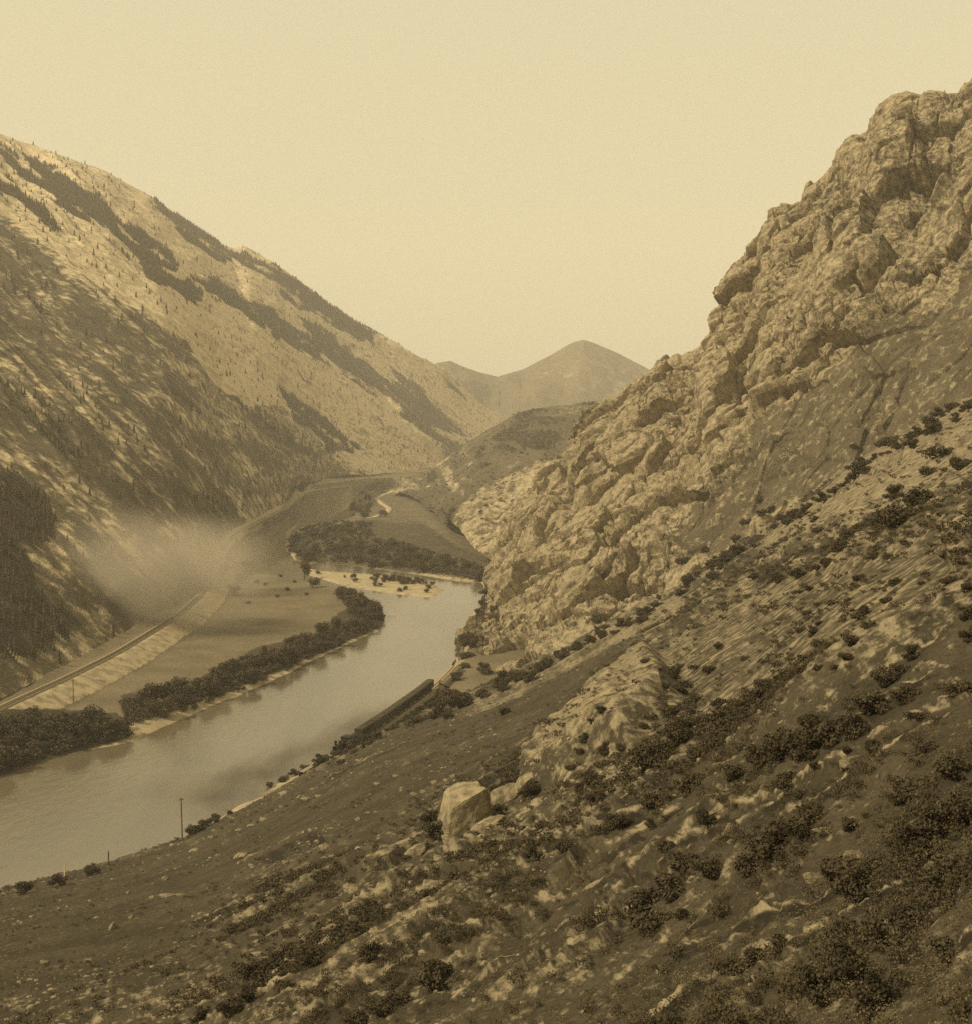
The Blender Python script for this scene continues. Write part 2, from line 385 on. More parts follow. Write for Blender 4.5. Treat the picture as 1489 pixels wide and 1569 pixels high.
dark = [
 Z1([(-600,-200),(20,60),(150,140),(290,190),(390,270),(470,310),(530,400),(680,480),(800,560),(840,640),(830,700),(900,680),(1010,690),(1130,780),(1250,830),(1489,900),(1489,1060),(1400,1020),(1200,900),(1090,820),(945,760),(930,820),(850,780),(680,680),(640,590),(560,520),(470,470),(330,370),(200,270),(100,220),(10,120),(-600,-100)]),
 [(500,502),(500,556),(560,600),(610,632),(660,680),(700,712),(728,712),(690,670),(640,622),(590,575),(540,530)],
 Z1([(700,310),(860,400),(1000,500),(1060,560),(1150,570),(1300,650),(1489,750),(1650,830),(1800,930),(1700,980),(1489,890),(1300,760),(1200,690),(1080,610),(1000,600),(900,540),(800,460),(720,370)]),
 Z1([(-500,50),(10,170),(100,270),(180,330),(260,400),(300,470),(240,480),(170,400),(100,330),(10,290),(-500,200)]),
 [(430,590),(480,625),(530,665),(566,700),(570,724),(535,722),(490,690),(450,645)],
 [(600,560),(640,590),(690,640),(730,680),(715,700),(680,665),(640,625),(605,590)],
 [(330,560),(380,600),(430,640),(470,670),(455,690),(410,655),(360,620)],
 [(-100,720),(30,725),(75,765),(95,810),(60,850),(60,900),(130,960),(60,1010),(-100,1010)],
 [(100,630),(170,680),(230,720),(320,760),(380,790),(350,820),(280,800),(200,790),(130,760),(100,700)],
 Z1([(10,640),(120,740),(300,850),(450,930),(650,1010),(640,1060),(420,980),(250,930),(10,760)]),
 Z1([(250,1050),(420,1200),(640,1360),(800,1489),(560,1489),(420,1330),(260,1170)]),
 Z1([(20,1100),(150,1180),(290,1330),(380,1489),(260,1489),(120,1300),(10,1220)])]
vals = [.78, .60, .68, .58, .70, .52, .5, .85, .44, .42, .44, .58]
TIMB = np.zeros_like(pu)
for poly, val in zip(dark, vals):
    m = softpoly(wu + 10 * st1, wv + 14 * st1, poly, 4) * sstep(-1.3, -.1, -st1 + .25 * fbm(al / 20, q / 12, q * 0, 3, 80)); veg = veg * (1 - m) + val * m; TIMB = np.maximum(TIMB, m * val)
for poly in (Z1([(360,480),(470,640),(560,760),(700,840),(860,930),(950,960),(900,860),(700,760),(560,650),(480,620),(380,560)]),
             Z1([(470,640),(510,620),(640,760),(800,860),(1000,950),(1150,1130),(1300,1280),(1489,1430),(1489,1489),(1300,1400),(1100,1230),(1000,1180),(850,970),(700,870),(450,710)]),
             zm([(1100,180),(1200,150),(1290,200),(1230,270),(1150,290)], 0, 700, 2.978),
             
             [(30,830),(70,850),(105,885),(95,890),(50,865)],[(430,700),(600,690),(690,700),(690,716),(560,724),(450,735)]):
    m = softpoly(wu, wv, poly, 4); rock = np.maximum(rock, m * np.where(wv > 620, .44, .75)); veg = veg * (1 - .7 * m)
MOUNT = (P, veg, TIMB)
back = []
for k, (dz, dy) in enumerate(((-60, 130), (-260, 420), (-700, 900))):
    e = P[0].copy(); e[:, 0] -= dy * .5; e[:, 1] += dy * .3; e[:, 2] += dz; back.append(e)
Pb = np.concatenate([np.stack(back[::-1]), P]); pad = lambda A: np.concatenate([np.repeat(A[:1], 3, 0), A])
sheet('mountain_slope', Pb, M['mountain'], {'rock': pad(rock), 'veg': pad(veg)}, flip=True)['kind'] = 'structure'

# ------------------------------------------------------------------ generic two-edge terrain
def terrain(name, keys, us, nr, mat, disp, paintf, backs, curve=1.0, smooth=True):
    """keys: (u, v_top, Y_top, v_foot, Y_foot)"""
    vt, iyt, vf, iyf = interp_cols([(k[0], k[1], 1 / k[2], k[3], 1 / k[4]) for k in keys], us)
    A = world(us, vt, 1 / iyt); B = world(us, vf, 1 / iyf)
    t = np.linspace(0, 1, nr)[:, None, None]
    P = A[None] * (1 - t) + B[None] * t
    n = normals(P, np.array((0., 0., 300.)))
    d, extra = disp(P, t[..., 0] + 0 * P[..., 0])
    P = P + n * d[..., None] + extra
    rock, veg = paintf(P, t[..., 0] + 0 * P[..., 0])
    bk = []
    for dx, dy, dz in backs:
        e = P[0].copy(); e += np.array((dx, dy, dz)); bk.append(e)
    Pb = np.concatenate([np.stack(bk[::-1]), P]); k = len(bk)
    pd = lambda A: np.concatenate([np.repeat(A[:1], k, 0), A])
    o = sheet(name, Pb, mat, {'rock': pd(rock), 'veg': pd(veg)}, smooth, flip=True); o['kind'] = 'structure'
    return P, rock, veg

# far peak
pk = [(400,640,4300,705,3700),(600,600,4500,705,3700),(655,562,4600,705,3700),(672,556,4600,705,3700),(690,553,4600,705,3700),(705,560,4600,705,3700),(730,569,4600,705,3700),(762,577,4700,705,3700),(800,566,4750,705,3700),(845,543,4800,705,3700),
      (878,524,4800,705,3700),(893,520,4800,705,3700),(906,524,4800,705,3700),(945,541,4800,705,3700),(990,564,4750,705,3700),(1060,605,4600,705,3700),(1200,660,4500,705,3700)]
def dpk(P, t):
    x, y, z = (P[..., k] for k in range(3))
    e = 0.15 + sstep(0, .12, t)
    return (ridged(x / 300, y / 900, z / 900, 3, 81) * 50 * np.clip(t * 3, 0, 1) + fbm(x / 60, y / 60, z / 60, 4, 83) * 14 * e), 0
def ppk(P, t):
    x, y, z = (P[..., k] for k in range(3))
    u, v = pix(P)
    g = fbm(x / 120, y / 300, z / 300, 4, 85)
    return .28 + .5 * sstep(.0, .5, g) * t + .2*sstep(560, 600, v)*(u > 940), .22 + .55 * sstep(.0, .6, -g) + .25 * (u < 740)
terrain('distant_peak', pk, np.arange(400, 1200, 1.6), 180, M['peak'], dpk, ppk, [(0, 100, -80), (0, 800, -600)])

# middle hill with the pale bluff
mh = [(560,744,1990,752,1850),(590,738,2100,752,1850),(640,728,2250,765,1610),(665,716,2230,784,1380),(690,697,2200,812,1140),(740,662,2100,850,925),(770,645,2050,864,875),(795,632,2000,874,845),(820,626,1950,884,825),(870,620,1850,900,790),
      (905,617,1800,915,780),(1000,600,1750,950,740),(1150,560,1700,960,740)]
BL = [(688,808),(700,780),(735,748),(800,718),(862,700),(890,700),(900,860),(780,856),(740,846),(690,832)]
def dmh(P, t):
    x, y, z = (P[..., k] for k in range(3)); u, v = pix(P)
    m = softpoly(u + 5 * noise(x / 20, y / 60, z / 20, 90), v, BL, 8)
    d = fbm(x / 120, y / 120, z / 120, 4, 91) * 10 * sstep(0, .1, t) + fbm(x / 18, y / 18, z / 18, 3, 93) * 2.0
    d = d + m * (6 + 9 * ridged(x / 22, y / 60, z / 40, 4, 95, .6))
    return d, 0
def pmh(P, t):
    x, y, z = (P[..., k] for k in range(3)); u, v = pix(P)
    m = softpoly(u + 5 * noise(x / 20, y / 60, z / 20, 90), v + 4 * fbm(x / 15, y / 15, z / 15, 3, 92), BL, 4)
    g = fbm(x / 50 + z / 30, y / 200, z / 18, 4, 97)
    scree = softpoly(u, v, [(800,728),(862,700),(850,760),(800,850),(745,842),(790,800)], 6)
    rock = .22 + .35 * sstep(0.1, .5, g) ; veg = .3 + .5 * sstep(0, .5, -g)
    gg = fbm(x / 12, y / 30, z / 12, 3, 98)
    return rock * (1 - m) + m * (.56 + .3 * gg + .3 * scree), veg * (1 - m) + m * (.26 + .5 * gg) * (1 - scree)
HILL = terrain('middle_hill', mh, np.arange(560, 1150, 1.3), 320, M['hill'], dmh, pmh, [(0, 60, -40), (0, 500, -160)])

# ------------------------------------------------------------------ the cliff
SKY = [(672,1046,475),(680,1040,500),(700,1011,560),(708,988,590),(704,975,600),(715,960,640),(735,935,690),(740,915,730),(746,898,780),(770,860,840),(785,825,860),(800,800,870),(820,765,865),(850,715,850),(880,665,840),(905,628,825),(925,612,815),(945,606,810),(975,575,800),(1000,562,795)] + [(u, v, float(np.interp(u, [1000, 1100, 1180, 1330, 1489], [792, 768, 750, 712, 680]))) for u, v in zm([(30,1265),(75,1240),(165,1225),(250,1190),(262,1150),(290,1050),(292,1000),(305,920),(335,910),(360,870),(385,822),(440,800),(470,780),(500,710),(520,650),(532,592),(560,594),(590,588),(640,605),(690,575),(700,550),(720,500),
       (780,450),(820,400),(850,385),(872,335),(900,290),(940,268),(980,260),(1000,200),(1050,140),(1090,100),(1150,88),(1200,100),(1232,104),(1245,80),(1400,72),(1420,40),(1448,10)], 1000, 120, 2.961)] + [(1550,95,665),(1750,20,620),(2300,-150,520),(3200,-380,400)]
FOOT = [(672,1075,452),(700,1092,462),(760,1066,478),(850,1030,505),(950,975,515),(1030,950,512),(1150,895,498),(1300,795,466),(1400,745,446),(1489,700,428),(1750,560,390),(2300,330,300),(3200,20,215)]
us = np.r_[np.arange(672, 1560, 1.35), np.arange(1560, 3200, 8)]
vt, iyt = interp_cols([(a, b_, 1 / c) for a, b_, c in SKY], us); vf, iyf = interp_cols([(a, b_, 1 / c) for a, b_, c in FOOT], us)
NRC = 470
t = np.linspace(0, 1, NRC)[:, None]
A = world(us, vt, 1 / iyt)[None]; B = world(us, vf, 1 / iyf)[None]
P = A * (1 - t[..., None]) + B * t[..., None]
n0 = normals(P, np.array((0., 0., 110.)))
sm = np.array((-0.45, -0.55, 0.70)); sm /= np.linalg.norm(sm)
n0 = n0 * .5 + sm * .5; n0 /= np.linalg.norm(n0, axis=-1, keepdims=True)
x, y, z = (P[..., k] for k in range(3)); u0, v0 = pix(P)
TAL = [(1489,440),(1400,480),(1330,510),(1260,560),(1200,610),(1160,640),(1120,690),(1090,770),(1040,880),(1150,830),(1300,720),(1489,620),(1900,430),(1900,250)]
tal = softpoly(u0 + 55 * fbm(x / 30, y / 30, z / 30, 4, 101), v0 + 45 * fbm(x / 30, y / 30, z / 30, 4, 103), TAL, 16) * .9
rough = (1 - .86 * tal) * (0.30 + .7 * sstep(0, .05, t)) * (.15 + .85 * sstep(690, 800, u0)) * (.2 + .8 * sstep(1, .86, t))
dia = math.radians(56)
def facet(X_, Y_, Z_, seed, k=1.0):               # angular broken blocks: each cell a tilted plane, cracks between
    f1, f2, cv, dx_, dz_ = worley(X_, Y_, Z_, seed, True)
    tilt_ = ((cv * 5.3) % 1 - .5) * dx_ + ((cv * 11.9) % 1 - .5) * dz_
    return tilt_ * 1.6 * k + (cv - .5) * .6, f2 - f1, cv
wx = x + 1.6 * fbm(x / 16, y / 16, z / 16, 3, 110); wy = y + 1.6 * fbm(x / 16, y / 16, z / 16, 3, 109); wz = z + 1.6 * fbm(x / 16, y / 16, z / 16, 3, 108)
cr, alg = wx * math.sin(dia) - wz * math.cos(dia), wx * math.cos(dia) + wz * math.sin(dia)
b1 = ridged(cr / 46, wy / 90, alg / 150, 2, 111, .5)
b2 = ridged(cr / 17, wy / 30, alg / 60, 3, 113, .6)
clf = ridged(cr / 34 + 9, wy / 60, alg / 170, 1, 131); clf = sstep(.80, .97, clf) * sstep(-.3, .2, fbm(x / 50, y / 50, z / 50, 2, 132))
b3 = ridged(wx / 5, wy / 6, alg / 16, 4, 114, .6)
big, ckb, cvb_ = facet(cr / 40, wy / 40, alg / 60, 141, 1.3)
bed = ridged(cr / 3.2 + .6 * fbm(x / 12, y / 12, z / 12, 2, 143), wy / 9, alg / 55, 2, 142, .6)
blk, ck, cv = facet(cr / 17, wy / 17, alg / 24, 115); bl2, ck2, cv2 = facet(wx / 6, wy / 6, alg / 8.5, 117); bl3, ck3, cv3 = facet(wx / 2.6, wy / 2.6, wz / 3.2, 118)
patch = sstep(-.1, .25, fbm(x / 40, y / 40, z / 40, 3, 116)); pat2 = sstep(-.15, .2, fbm(x / 25, y / 25, z / 25, 3, 122))
dsp = big * 17 - 3 * sstep(.07, 0, ckb) + b1 * 6 + b2 * 3.0 + bed * 1.1 + blk * 11 * (.25 + .75 * pat2) + bl2 * 3.2 * (.12 + .88 * patch) + bl3 * .8 * (1 - .7 * pat2) + b3 * 1.0 - 7 * clf
dsp = dsp - 4 * sstep(.09, 0, ck) * pat2 - 1.8 * sstep(.10, 0, ck2) * patch
dsp = dsp * rough + fbm(x / 2.5, y / 2.5, z / 2.5, 3, 119) * .6 * (1 - .3 * tal) + 3 * fbm(x / 90, y / 90, z / 90, 3, 121)
P = P + n0 * dsp[..., None]
u0, v0 = pix(P)
hollow = clf * .6 + sstep(.1, -.6, b2) * .45 + sstep(.10, 0, ck) * .5 * pat2 + sstep(.12, 0, ck2) * .35 * patch  # veg darkens clefts, hollows and cracks: plants and dark crevices together
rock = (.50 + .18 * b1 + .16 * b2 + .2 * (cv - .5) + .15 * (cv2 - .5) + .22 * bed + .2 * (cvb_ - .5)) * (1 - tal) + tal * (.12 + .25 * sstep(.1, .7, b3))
veg = (.12 - .12 * bed + .40 * hollow + .35 * fbm(x / 14, y / 14, z / 14, 4, 123)) * (1 - tal) + tal * (.14 + .4 * fbm(x / 9, y / 9, z / 9, 4, 125))
uu, vv = u0 + 12 * fbm(x / 9, y / 9, z / 9, 3, 127), v0 + 12 * fbm(x / 9, y / 9, z / 9, 3, 129)
for poly, a, b_ in (([(1035,600),(1075,590),(1085,640),(1070,700),(1050,800),(1030,780),(1022,690)], .95, .0),
                  ([(905,625),(1020,545),(1095,525),(1085,590),(1010,600),(960,660),(900,720),(850,730)], .85, .05),
                  ([(1489,130),(1380,150),(1330,210),(1240,310),(1300,420),(1400,440),(1489,420)], .55, .22),
                  ([(720,960),(760,900),(800,950),(820,1010),(740,1060),(690,1060)], .62, .12)):
    m = softpoly(uu, vv, poly, 8); rock = rock * (1 - m) + a * m; veg = veg * (1 - m * .8) + b_ * m * .8
# light strips of bare scree along the gully
for poly in ([(1489,625),(1400,680),(1300,730),(1200,770),(1150,800),(1160,815),(1250,780),(1350,735),(1489,665)],):
    m = softpoly(uu, vv, poly, 5); rock = np.maximum(rock, m * .8)
back = np.stack([P[0] + np.array((40, 60, -6.)) * k + np.array((0, 0, -25. * k * k)) for k in (3, 2, 1)])
Pb = np.concatenate([back, P]); pad = lambda A: np.concatenate([np.repeat(A[:1], 3, 0), A])
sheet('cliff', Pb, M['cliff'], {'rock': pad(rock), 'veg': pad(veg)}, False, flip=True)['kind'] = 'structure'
del Pb

# ------------------------------------------------------------------ near hillside
FS = [(-1600,2050,120),(-900,1690,170),(-300,1440,240),(0,1362,267),(160,1322,283),(280,1284,300),(400,1224,331),(510,1160,374),(600,1112,420),(700,1066,458),(770,1035,470),(850,1000,478),(940,945,482),(1030,902,482),(1090,860,478),(1150,822,470),(1230,765,452),(1300,712,435),(1400,655,405),(1489,604,380),(1800,440,330),(2400,180,250),(3200,-120,185),(5000,-700,120)]
us = np.r_[np.arange(-1600, -60, 12), np.arange(-60, 1560, 1.75), np.arange(1560, 5000, 14)]
vt, iyt = interp_cols([(a, b_, 1 / c) for a, b_, c in FS], us)
NRF = 660
dv = np.linspace(0, 1, NRF)[:, None]**1.12 * np.maximum(1900 - vt, 900)[None]
KD = 27000.0
iy = iyt[None] + dv / KD
P = world(us[None] + 0 * dv, vt[None] + dv, 1 / iy)
n0 = normals(P, np.array((0., 0., 4000.)))
x, y, z = (P[..., k] for k in range(3)); u0, v0 = pix(P)
pc, ac = .673 * y - .74 * x, .74 * x + .673 * y    # across and along the beds
wp = fbm(x / 40, y / 40, z / 40, 3, 201)
pw = pc + 3.0 * wp + 1.2 * fbm(x / 9, y / 9, z / 9, 3, 202) + .5 * fbm(x / 2.5, y / 2.5, z / 2.5, 2, 204)
led = ridged(pw / 20, ac / 170, z * 0, 2, 203, .5)
led2 = ridged(pw / 6.5, ac / 60, z * 0 + 3, 3, 205, .6)
led3 = ridged(pw / 2.2, ac / 18, z * 0 + 3, 2, 206, .6)
ledv = ridged((pw + 3.2) / 20, ac / 170, z * 0, 2, 203, .5); led2v = ridged((pw + 1.2) / 6.5, ac / 60, z * 0 + 3, 3, 205, .6)
SM = [(-300,1440),(0,1365),(280,1287),(510,1162),(700,1068),(850,1002),(960,945),(1000,985),(900,1060),(800,1150),(650,1230),(560,1290),(420,1340),(300,1440),(100,1520),(-300,1600)]
smooth = softpoly(u0 + 20 * wp, v0 + 20 * wp, SM, 25)
SLAB = [(980,1010),(1060,960),(1150,900),(1230,880),(1330,850),(1440,820),(1480,900),(1400,960),(1250,1030),(1150,1090),(1080,1120),(1040,1060)]
slab = softpoly(u0 + 12 * wp, v0 + 12 * wp, SLAB, 10)
OUT = [[(800,1196),(815,1160),(840,1135),(880,1112),(905,1085),(940,1045),(975,1015),(1000,1000),(1030,1040),(1032,1065),(1020,1100),(990,1120),(960,1142),(925,1150),(880,1172),(850,1188)]]
out = softpoly(u0 + 12 * wp + 6 * noise(x / 4, y / 4, z / 4, 221), v0 + 12 * wp, OUT[0], 13)
amp = (1 - .82 * smooth) * (1 - .9 * slab) * (1 - .8 * out) * sstep(-.02, .05, dv / 500)
bl, ck, cv = facet(x / 5.5 + .3 * wp, y / 5.5, z / 5.5, 207); bl2, ck2, cvb = facet(x / 2, y / 2, z / 2, 211)
g1, g2, cv2 = worley(pc / 1.1, ac / 2.0, z / 1.1, 208)
pch = sstep(.0, .5, fbm(x / 22, y / 22, z / 22, 3, 213))
dsp = led * 1.1 * amp + led2 * .35 * amp + led3 * .05 * amp + (bl * 1.1 + bl2 * .6) * amp * sstep(0, .6, led2) * (.3 + .7 * pch) + fbm(x / 60, y / 60, z / 60, 3, 209) * 3.0 * sstep(0, 60, dv)
dsp = dsp + out * 3.6 + ((1 - sstep(.2, .5, g1)) * .22 * (cv2 > .8)) * (1 - .5 * slab) + .25 * fbm(x / 1.5, y / 1.5, z / 1.5, 3, 210) * (1 - .6 * slab)
dsp = dsp + out * (bl * .9 + bl2 * .35)
dsp = dsp + slab * .04 * ridged(pc / 2.6, ac / 40, z * 0, 2, 212)
# explicit ledges traced from the photo: polyline, half width px, height m
LEDGE = [([(520,1392),(600,1345),(680,1300),(760,1268)], 7, 1.7), ([(640,1362),(720,1325),(800,1280),(870,1225),(930,1190)], 7, 1.7), ([(700,1372),(780,1345),(860,1310)], 6, 1.0),
         ([(960,1320),(1040,1285),(1130,1240),(1200,1215),(1300,1165)], 9, 1.5), ([(1110,1110),(1160,1080),(1260,1030)], 5, 1.8), ([(780,1035),(900,985),(1000,915)], 5, 1.8),
         ([(1340,1140),(1420,1105),(1489,1075)], 8, 1.2), ([(1050,1450),(1130,1420),(1230,1385)], 7, .8), ([(980,1569),(1100,1500),(1180,1450),(1260,1425),(1400,1350)], 7, .8),
         ([(300,1560),(400,1520),(520,1490),(600,1470)], 6, .9), ([(640,1420),(760,1400),(900,1340),(960,1310)], 6, .9), ([(880,1160),(980,1120),(1100,1050)], 5, .8),
         ([(1130,835),(1250,770),(1400,700),(1489,655)], 6, 1.5), ([(1160,870),(1300,800),(1489,700)], 6, 1.2), ([(820,1470),(900,1430),(1000,1390)], 6, .7)]
gl = random.Random(21)
for i in range(120):
    u1 = gl.uniform(250, 1500); v1 = gl.uniform(700, 1560); top = float(np.interp(u1, us, vt)) + 22
    if v1 < top + 10 or inpoly(np.array(u1), np.array(v1), SM) and gl.random() < .75 or inpoly(np.array(u1), np.array(v1), SLAB): continue
    L_ = gl.uniform(50, 190); sl2 = gl.uniform(.40, .60) + (.06 if u1 > 1100 else -.04); kk = (v1 - 700) / 870
    LEDGE.append(([(u1 + a_ * L_, v1 - a_ * L_ * sl2 + gl.uniform(-4, 4)) for a_ in (0, .33, .66, 1)], gl.uniform(2.0, 4.5) * (.7 + .8 * kk), gl.uniform(.4, .9)))
lrock = np.zeros_like(x); lvegshade = np.zeros_like(x)
px_ = fbm(u0 / 12, v0 / 6, u0 * 0, 4, 235, .7); w1, w2, wc = worley(u0 / 13, v0 / 6.5, u0 * 0, 237)
dsp = dsp + y / 200 * (.34 * px_ + .22 * (wc - .5)) * (1 - .75 * smooth) * (1 - .8 * slab) * (1 - .5 * out)
nA, nB, nC = noise(x / 5, y / 5, z / 5, 214), noise(x / 4, y / 4, z / 4, 215), noise(x / 2, y / 2, z / 2, 216)
nD, nE = fbm(x / 5, y / 5, z / 5, 2, 220), noise(x / 3, y / 3, z / 3, 218)
for pl, wdt, hh in LEDGE:
    m_ = (u0 > min(q[0] for q in pl) - 45) & (u0 < max(q[0] for q in pl) + 45) & (v0 > min(q[1] for q in pl) - 45) & (v0 < max(q[1] for q in pl) + 45)
    if not m_.any(): continue
    wdt = wdt * .8; U_, V_ = u0[m_], v0[m_]
    d = segdist(U_ + 6 * nA[m_], V_ + 4 * nB[m_], pl, False)
    m = sstep(wdt, wdt * .3, d * (1 + .5 * nC[m_])) * sstep(-.6, -.1, nD[m_]) * sstep(-.45, -.05, px_[m_])
    dsp[m_] += m * hh * np.clip(y[m_] / 230, .2, 1.2) * (.35 + .8 * wc[m_]); lrock[m_] = np.maximum(lrock[m_], m)
    lvegshade[m_] = np.maximum(lvegshade[m_], sstep(wdt * 2.6, wdt, segdist(U_ - 2, V_ - wdt * 2.4, pl, False) * (1 + .5 * nE[m_])))  # dark band painted below each ledge: its shade together with plants
for _ in range(3): dsp[1:-1, 1:-1] = (2 * dsp[1:-1, 1:-1] + dsp[:-2, 1:-1] + dsp[2:, 1:-1] + dsp[1:-1, :-2] + dsp[1:-1, 2:]) / 6
P = P + n0 * dsp[..., None]
rock = .25 + .34 * sstep(.25, .75, led) * (1 - smooth) + .20 * sstep(.35, .8, led2) * (1 - .6 * smooth) + .05 * sstep(.3, .8, led3)
pn = fbm(u0 / 15, v0 / 9, u0 * 0, 5, 231, .75); pn2 = fbm(u0 / 22 + 9, v0 / 10, u0 * 0, 5, 233, .75)
rock = rock + .22 * fbm(x / 25, y / 25, z / 25, 4, 217) - .10 * smooth + .55 * pn * (1 - .5 * smooth)
veg = .14 + .34 * sstep(.2, .7, ledv) * (1 - smooth) + .12 * sstep(.3, .8, led2v) * (1 - .6 * smooth) + .25 * fbm(x / 18, y / 18, z / 18, 4, 219) + .06 * smooth + .5 * pn2 * (1 - .6 * smooth)
rock = rock * (1 - slab) + slab * (.44 + .05 * led3 + .1 * wp + .22 * pn); veg = veg * (1 - slab) + slab * (.18 + .2 * pn2)
rock = np.maximum(rock, np.maximum(out * (.62 + .45 * pn), lrock * (.62 + .6 * pn))); veg = np.maximum(veg, lvegshade * (.50 + .55 * pn2)); veg = veg * (1 - .9 * np.maximum(out, lrock))
DK = [(1489,1180),(1350,1230),(1200,1330),(1050,1400),(950,1500),(800,1569),(1200,1900),(1900,1700),(1900,1000)]
dk = softpoly(u0, v0, DK, 60); veg = veg + .16 * dk
PAT = [(([(1360,640),(1489,612),(1489,700),(1400,760),(1300,790),(1180,840),(1130,850),(1250,770)]), .8), ([(700,1085),(850,1015),(1000,925),(1040,905),(1045,925),(900,1005),(720,1090)], .75),
       ([(1200,1500),(1489,1400),(1489,1569),(1150,1569)], .35)]
for poly, a in PAT:
    m = softpoly(u0 + 14 * wp, v0 + 14 * wp, poly, 8); rock = rock * (1 - m) + (a * .72 + .10 * led2 + .35 * pn) * m; veg = veg * (1 - .7 * m)
FORE = (P.copy(), rock, veg, smooth, slab)
bk = []
for k, (dx, dy, dz) in enumerate(((-1, 3, -2.5), (-2, 9, -9), (-3, 22, -26), (-4, 45, -60))):
    bk.append(P[0] + np.array((dx, dy, dz)))
Pb = np.concatenate([np.stack(bk[::-1]), P]); pad = lambda A: np.concatenate([np.repeat(A[:1], 4, 0), A])
sheet('hillside_ground', Pb, M['fore'], {'rock': pad(rock), 'veg': pad(veg)}, flip=True)['kind'] = 'structure'
del Pb

# ------------------------------------------------------------------ finding the ground
bpy.context.view_layer.update()
dg = bpy.context.evaluated_depsgraph_get()
def hit(u, v):
    d = Vector(((u - CU) / F, 1, -(v - HZ) / F)).normalized()
    ok, loc, nr, idx, ob, mx = sc.ray_cast(dg, Vector((0, 0, CH)), d, distance=20000)
    return (loc, ob.name, nr) if ok else (None, None, None)
def drop(x_, y_, z0=400):
    ok, loc, nr, idx, ob, mx = sc.ray_cast(dg, Vector((x_, y_, z0)), Vector((0, 0, -1)))
    return (loc, ob.name) if ok else (None, None)

# ------------------------------------------------------------------ foliage meshes
def leaves(cent, rad, n, size, flatn=.8, seed=0):
    """n small leaf clumps spread through lumps (cent, rad)"""
    g = np.random.default_rng(seed); cent = np.array(cent, float); rad = np.array(rad, float)
    pr = rad**2; pr /= pr.sum(); k = g.choice(len(cent), n, p=pr)
    d = g.normal(size=(n, 3)); d /= np.linalg.norm(d, axis=1, keepdims=True)
    r = g.random(n)**.42
    c = cent[k] + d * (rad[k] * r)[:, None] * np.array((1, 1, flatn))
    c[:, 2] = np.maximum(c[:, 2], 0.02)
    nn = d + g.normal(size=(n, 3)) * .7; nn /= np.linalg.norm(nn, axis=1, keepdims=True)
    a = np.cross(nn, g.normal(size=(n, 3))); a /= np.linalg.norm(a, axis=1, keepdims=True); b = np.cross(nn, a)
    s_ = size * (.5 + g.random(n))[:, None]
    V = np.stack([c - a * s_ - b * s_ * .6, c + a * s_ - b * s_ * .5, c + a * s_ * .7 + b * s_ * .7, c - a * s_ * .8 + b * s_ * .6], 1).reshape(-1, 3)
    return V, np.arange(4 * n).reshape(-1, 4)
def lumps(n, r, h, g, lr):
    L = []
    for _ in range(n):
        a = g.random() * 6.283; q = g.random()**.6 * (r - lr * .7)
        L.append((q * math.cos(a), q * math.sin(a), lr * .5 + g.random() * max(h - lr * 1.4, .02) * (1 - .45 * (q / r)**2)))
    return L, [lr * (.7 + .6 * g.random()) for _ in L]
BUSH = []
for k in range(6):                                # unit bushes about 1 m across
    g = np.random.default_rng(300 + k)
    L, rd = lumps(9, .52, [.62, .75, .85, .55, .95, .7][k], g, .20)
    V_, F_ = leaves(L, rd, 1500, .030, .8, 400 + k)
    BUSH.append(mesh_np('shrub', V_, F_, M['leaf'], False))
def cone_tube(p0, p1, r0, r1, n=6):
    p0, p1 = Vector(p0), Vector(p1); d = (p1 - p0).normalized(); a = d.orthogonal().normalized(); b = d.cross(a)
    V = [p + (a * math.cos(6.2832 * q / n) + b * math.sin(6.2832 * q / n)) * r for p, r in ((p0, r0), (p1, r1)) for q in range(n)]
    return [tuple(v) for v in V], [(q, (q + 1) % n, n + (q + 1) % n, n + q) for q in range(n)]
def join(parts):
    V, Fc = [], []
    for v, f in parts:
        o = len(V); V += list(v); Fc += [tuple(i + o for i in q) for q in f]
    return V, Fc
TREE = []
for k in range(5):                                # riverside trees, unit height
    g = np.random.default_rng(500 + k)
    L = []; rd = []
    for _ in range(11):
        a = g.random() * 6.283; q = g.random()**.6 * .26; L.append((q * math.cos(a), q * math.sin(a), .22 + g.random() * .56 * (1 - q * 1.2))); rd.append(.13 + .08 * g.random())
    V_, F_ = leaves(L, rd, 800, .030, 1.0, 600 + k)
    crown = mesh_np('crown', V_, F_, M['tree'], False)
    prt = [cone_tube((0, 0, -.06), (.01, .01, .35), .035, .022), cone_tube((.01, .01, .33), (0, 0, .7), .022, .008)]
    for c in L[:5]: prt.append(cone_tube((.01, .01, .25), c, .014, .004, 5))
    V_, F_ = join(prt); TREE.append((crown, mesh_np('trunk', V_, F_, M['bark'], True)))
def put(name, me, loc, sc3, rz, label, cat, group):
    o = bpy.data.objects.new(name, me); col.objects.link(o)
    o.location = loc; o.scale = sc3; o.rotation_euler = (0, 0, rz)
    return tag(o, label, cat, group)
def tree(loc, h, wd, label, group, parts=True):
    c, tk = random.choice(TREE); rz = random.random() * 6.28
    if not parts:
        return put('riverside_tree', c, (loc[0], loc[1], loc[2] - .1 * h), (wd, wd, h), rz, label, 'tree', group)
    e = bpy.data.objects.new('riverside_tree', None); col.objects.link(e); e.empty_display_size = .5
    e.location = loc; e.scale = (wd, wd, h); e.rotation_euler = (0, 0, rz); tag(e, label, 'tree', group)
    link('crown', c, e); link('trunk', tk, e)
    return e

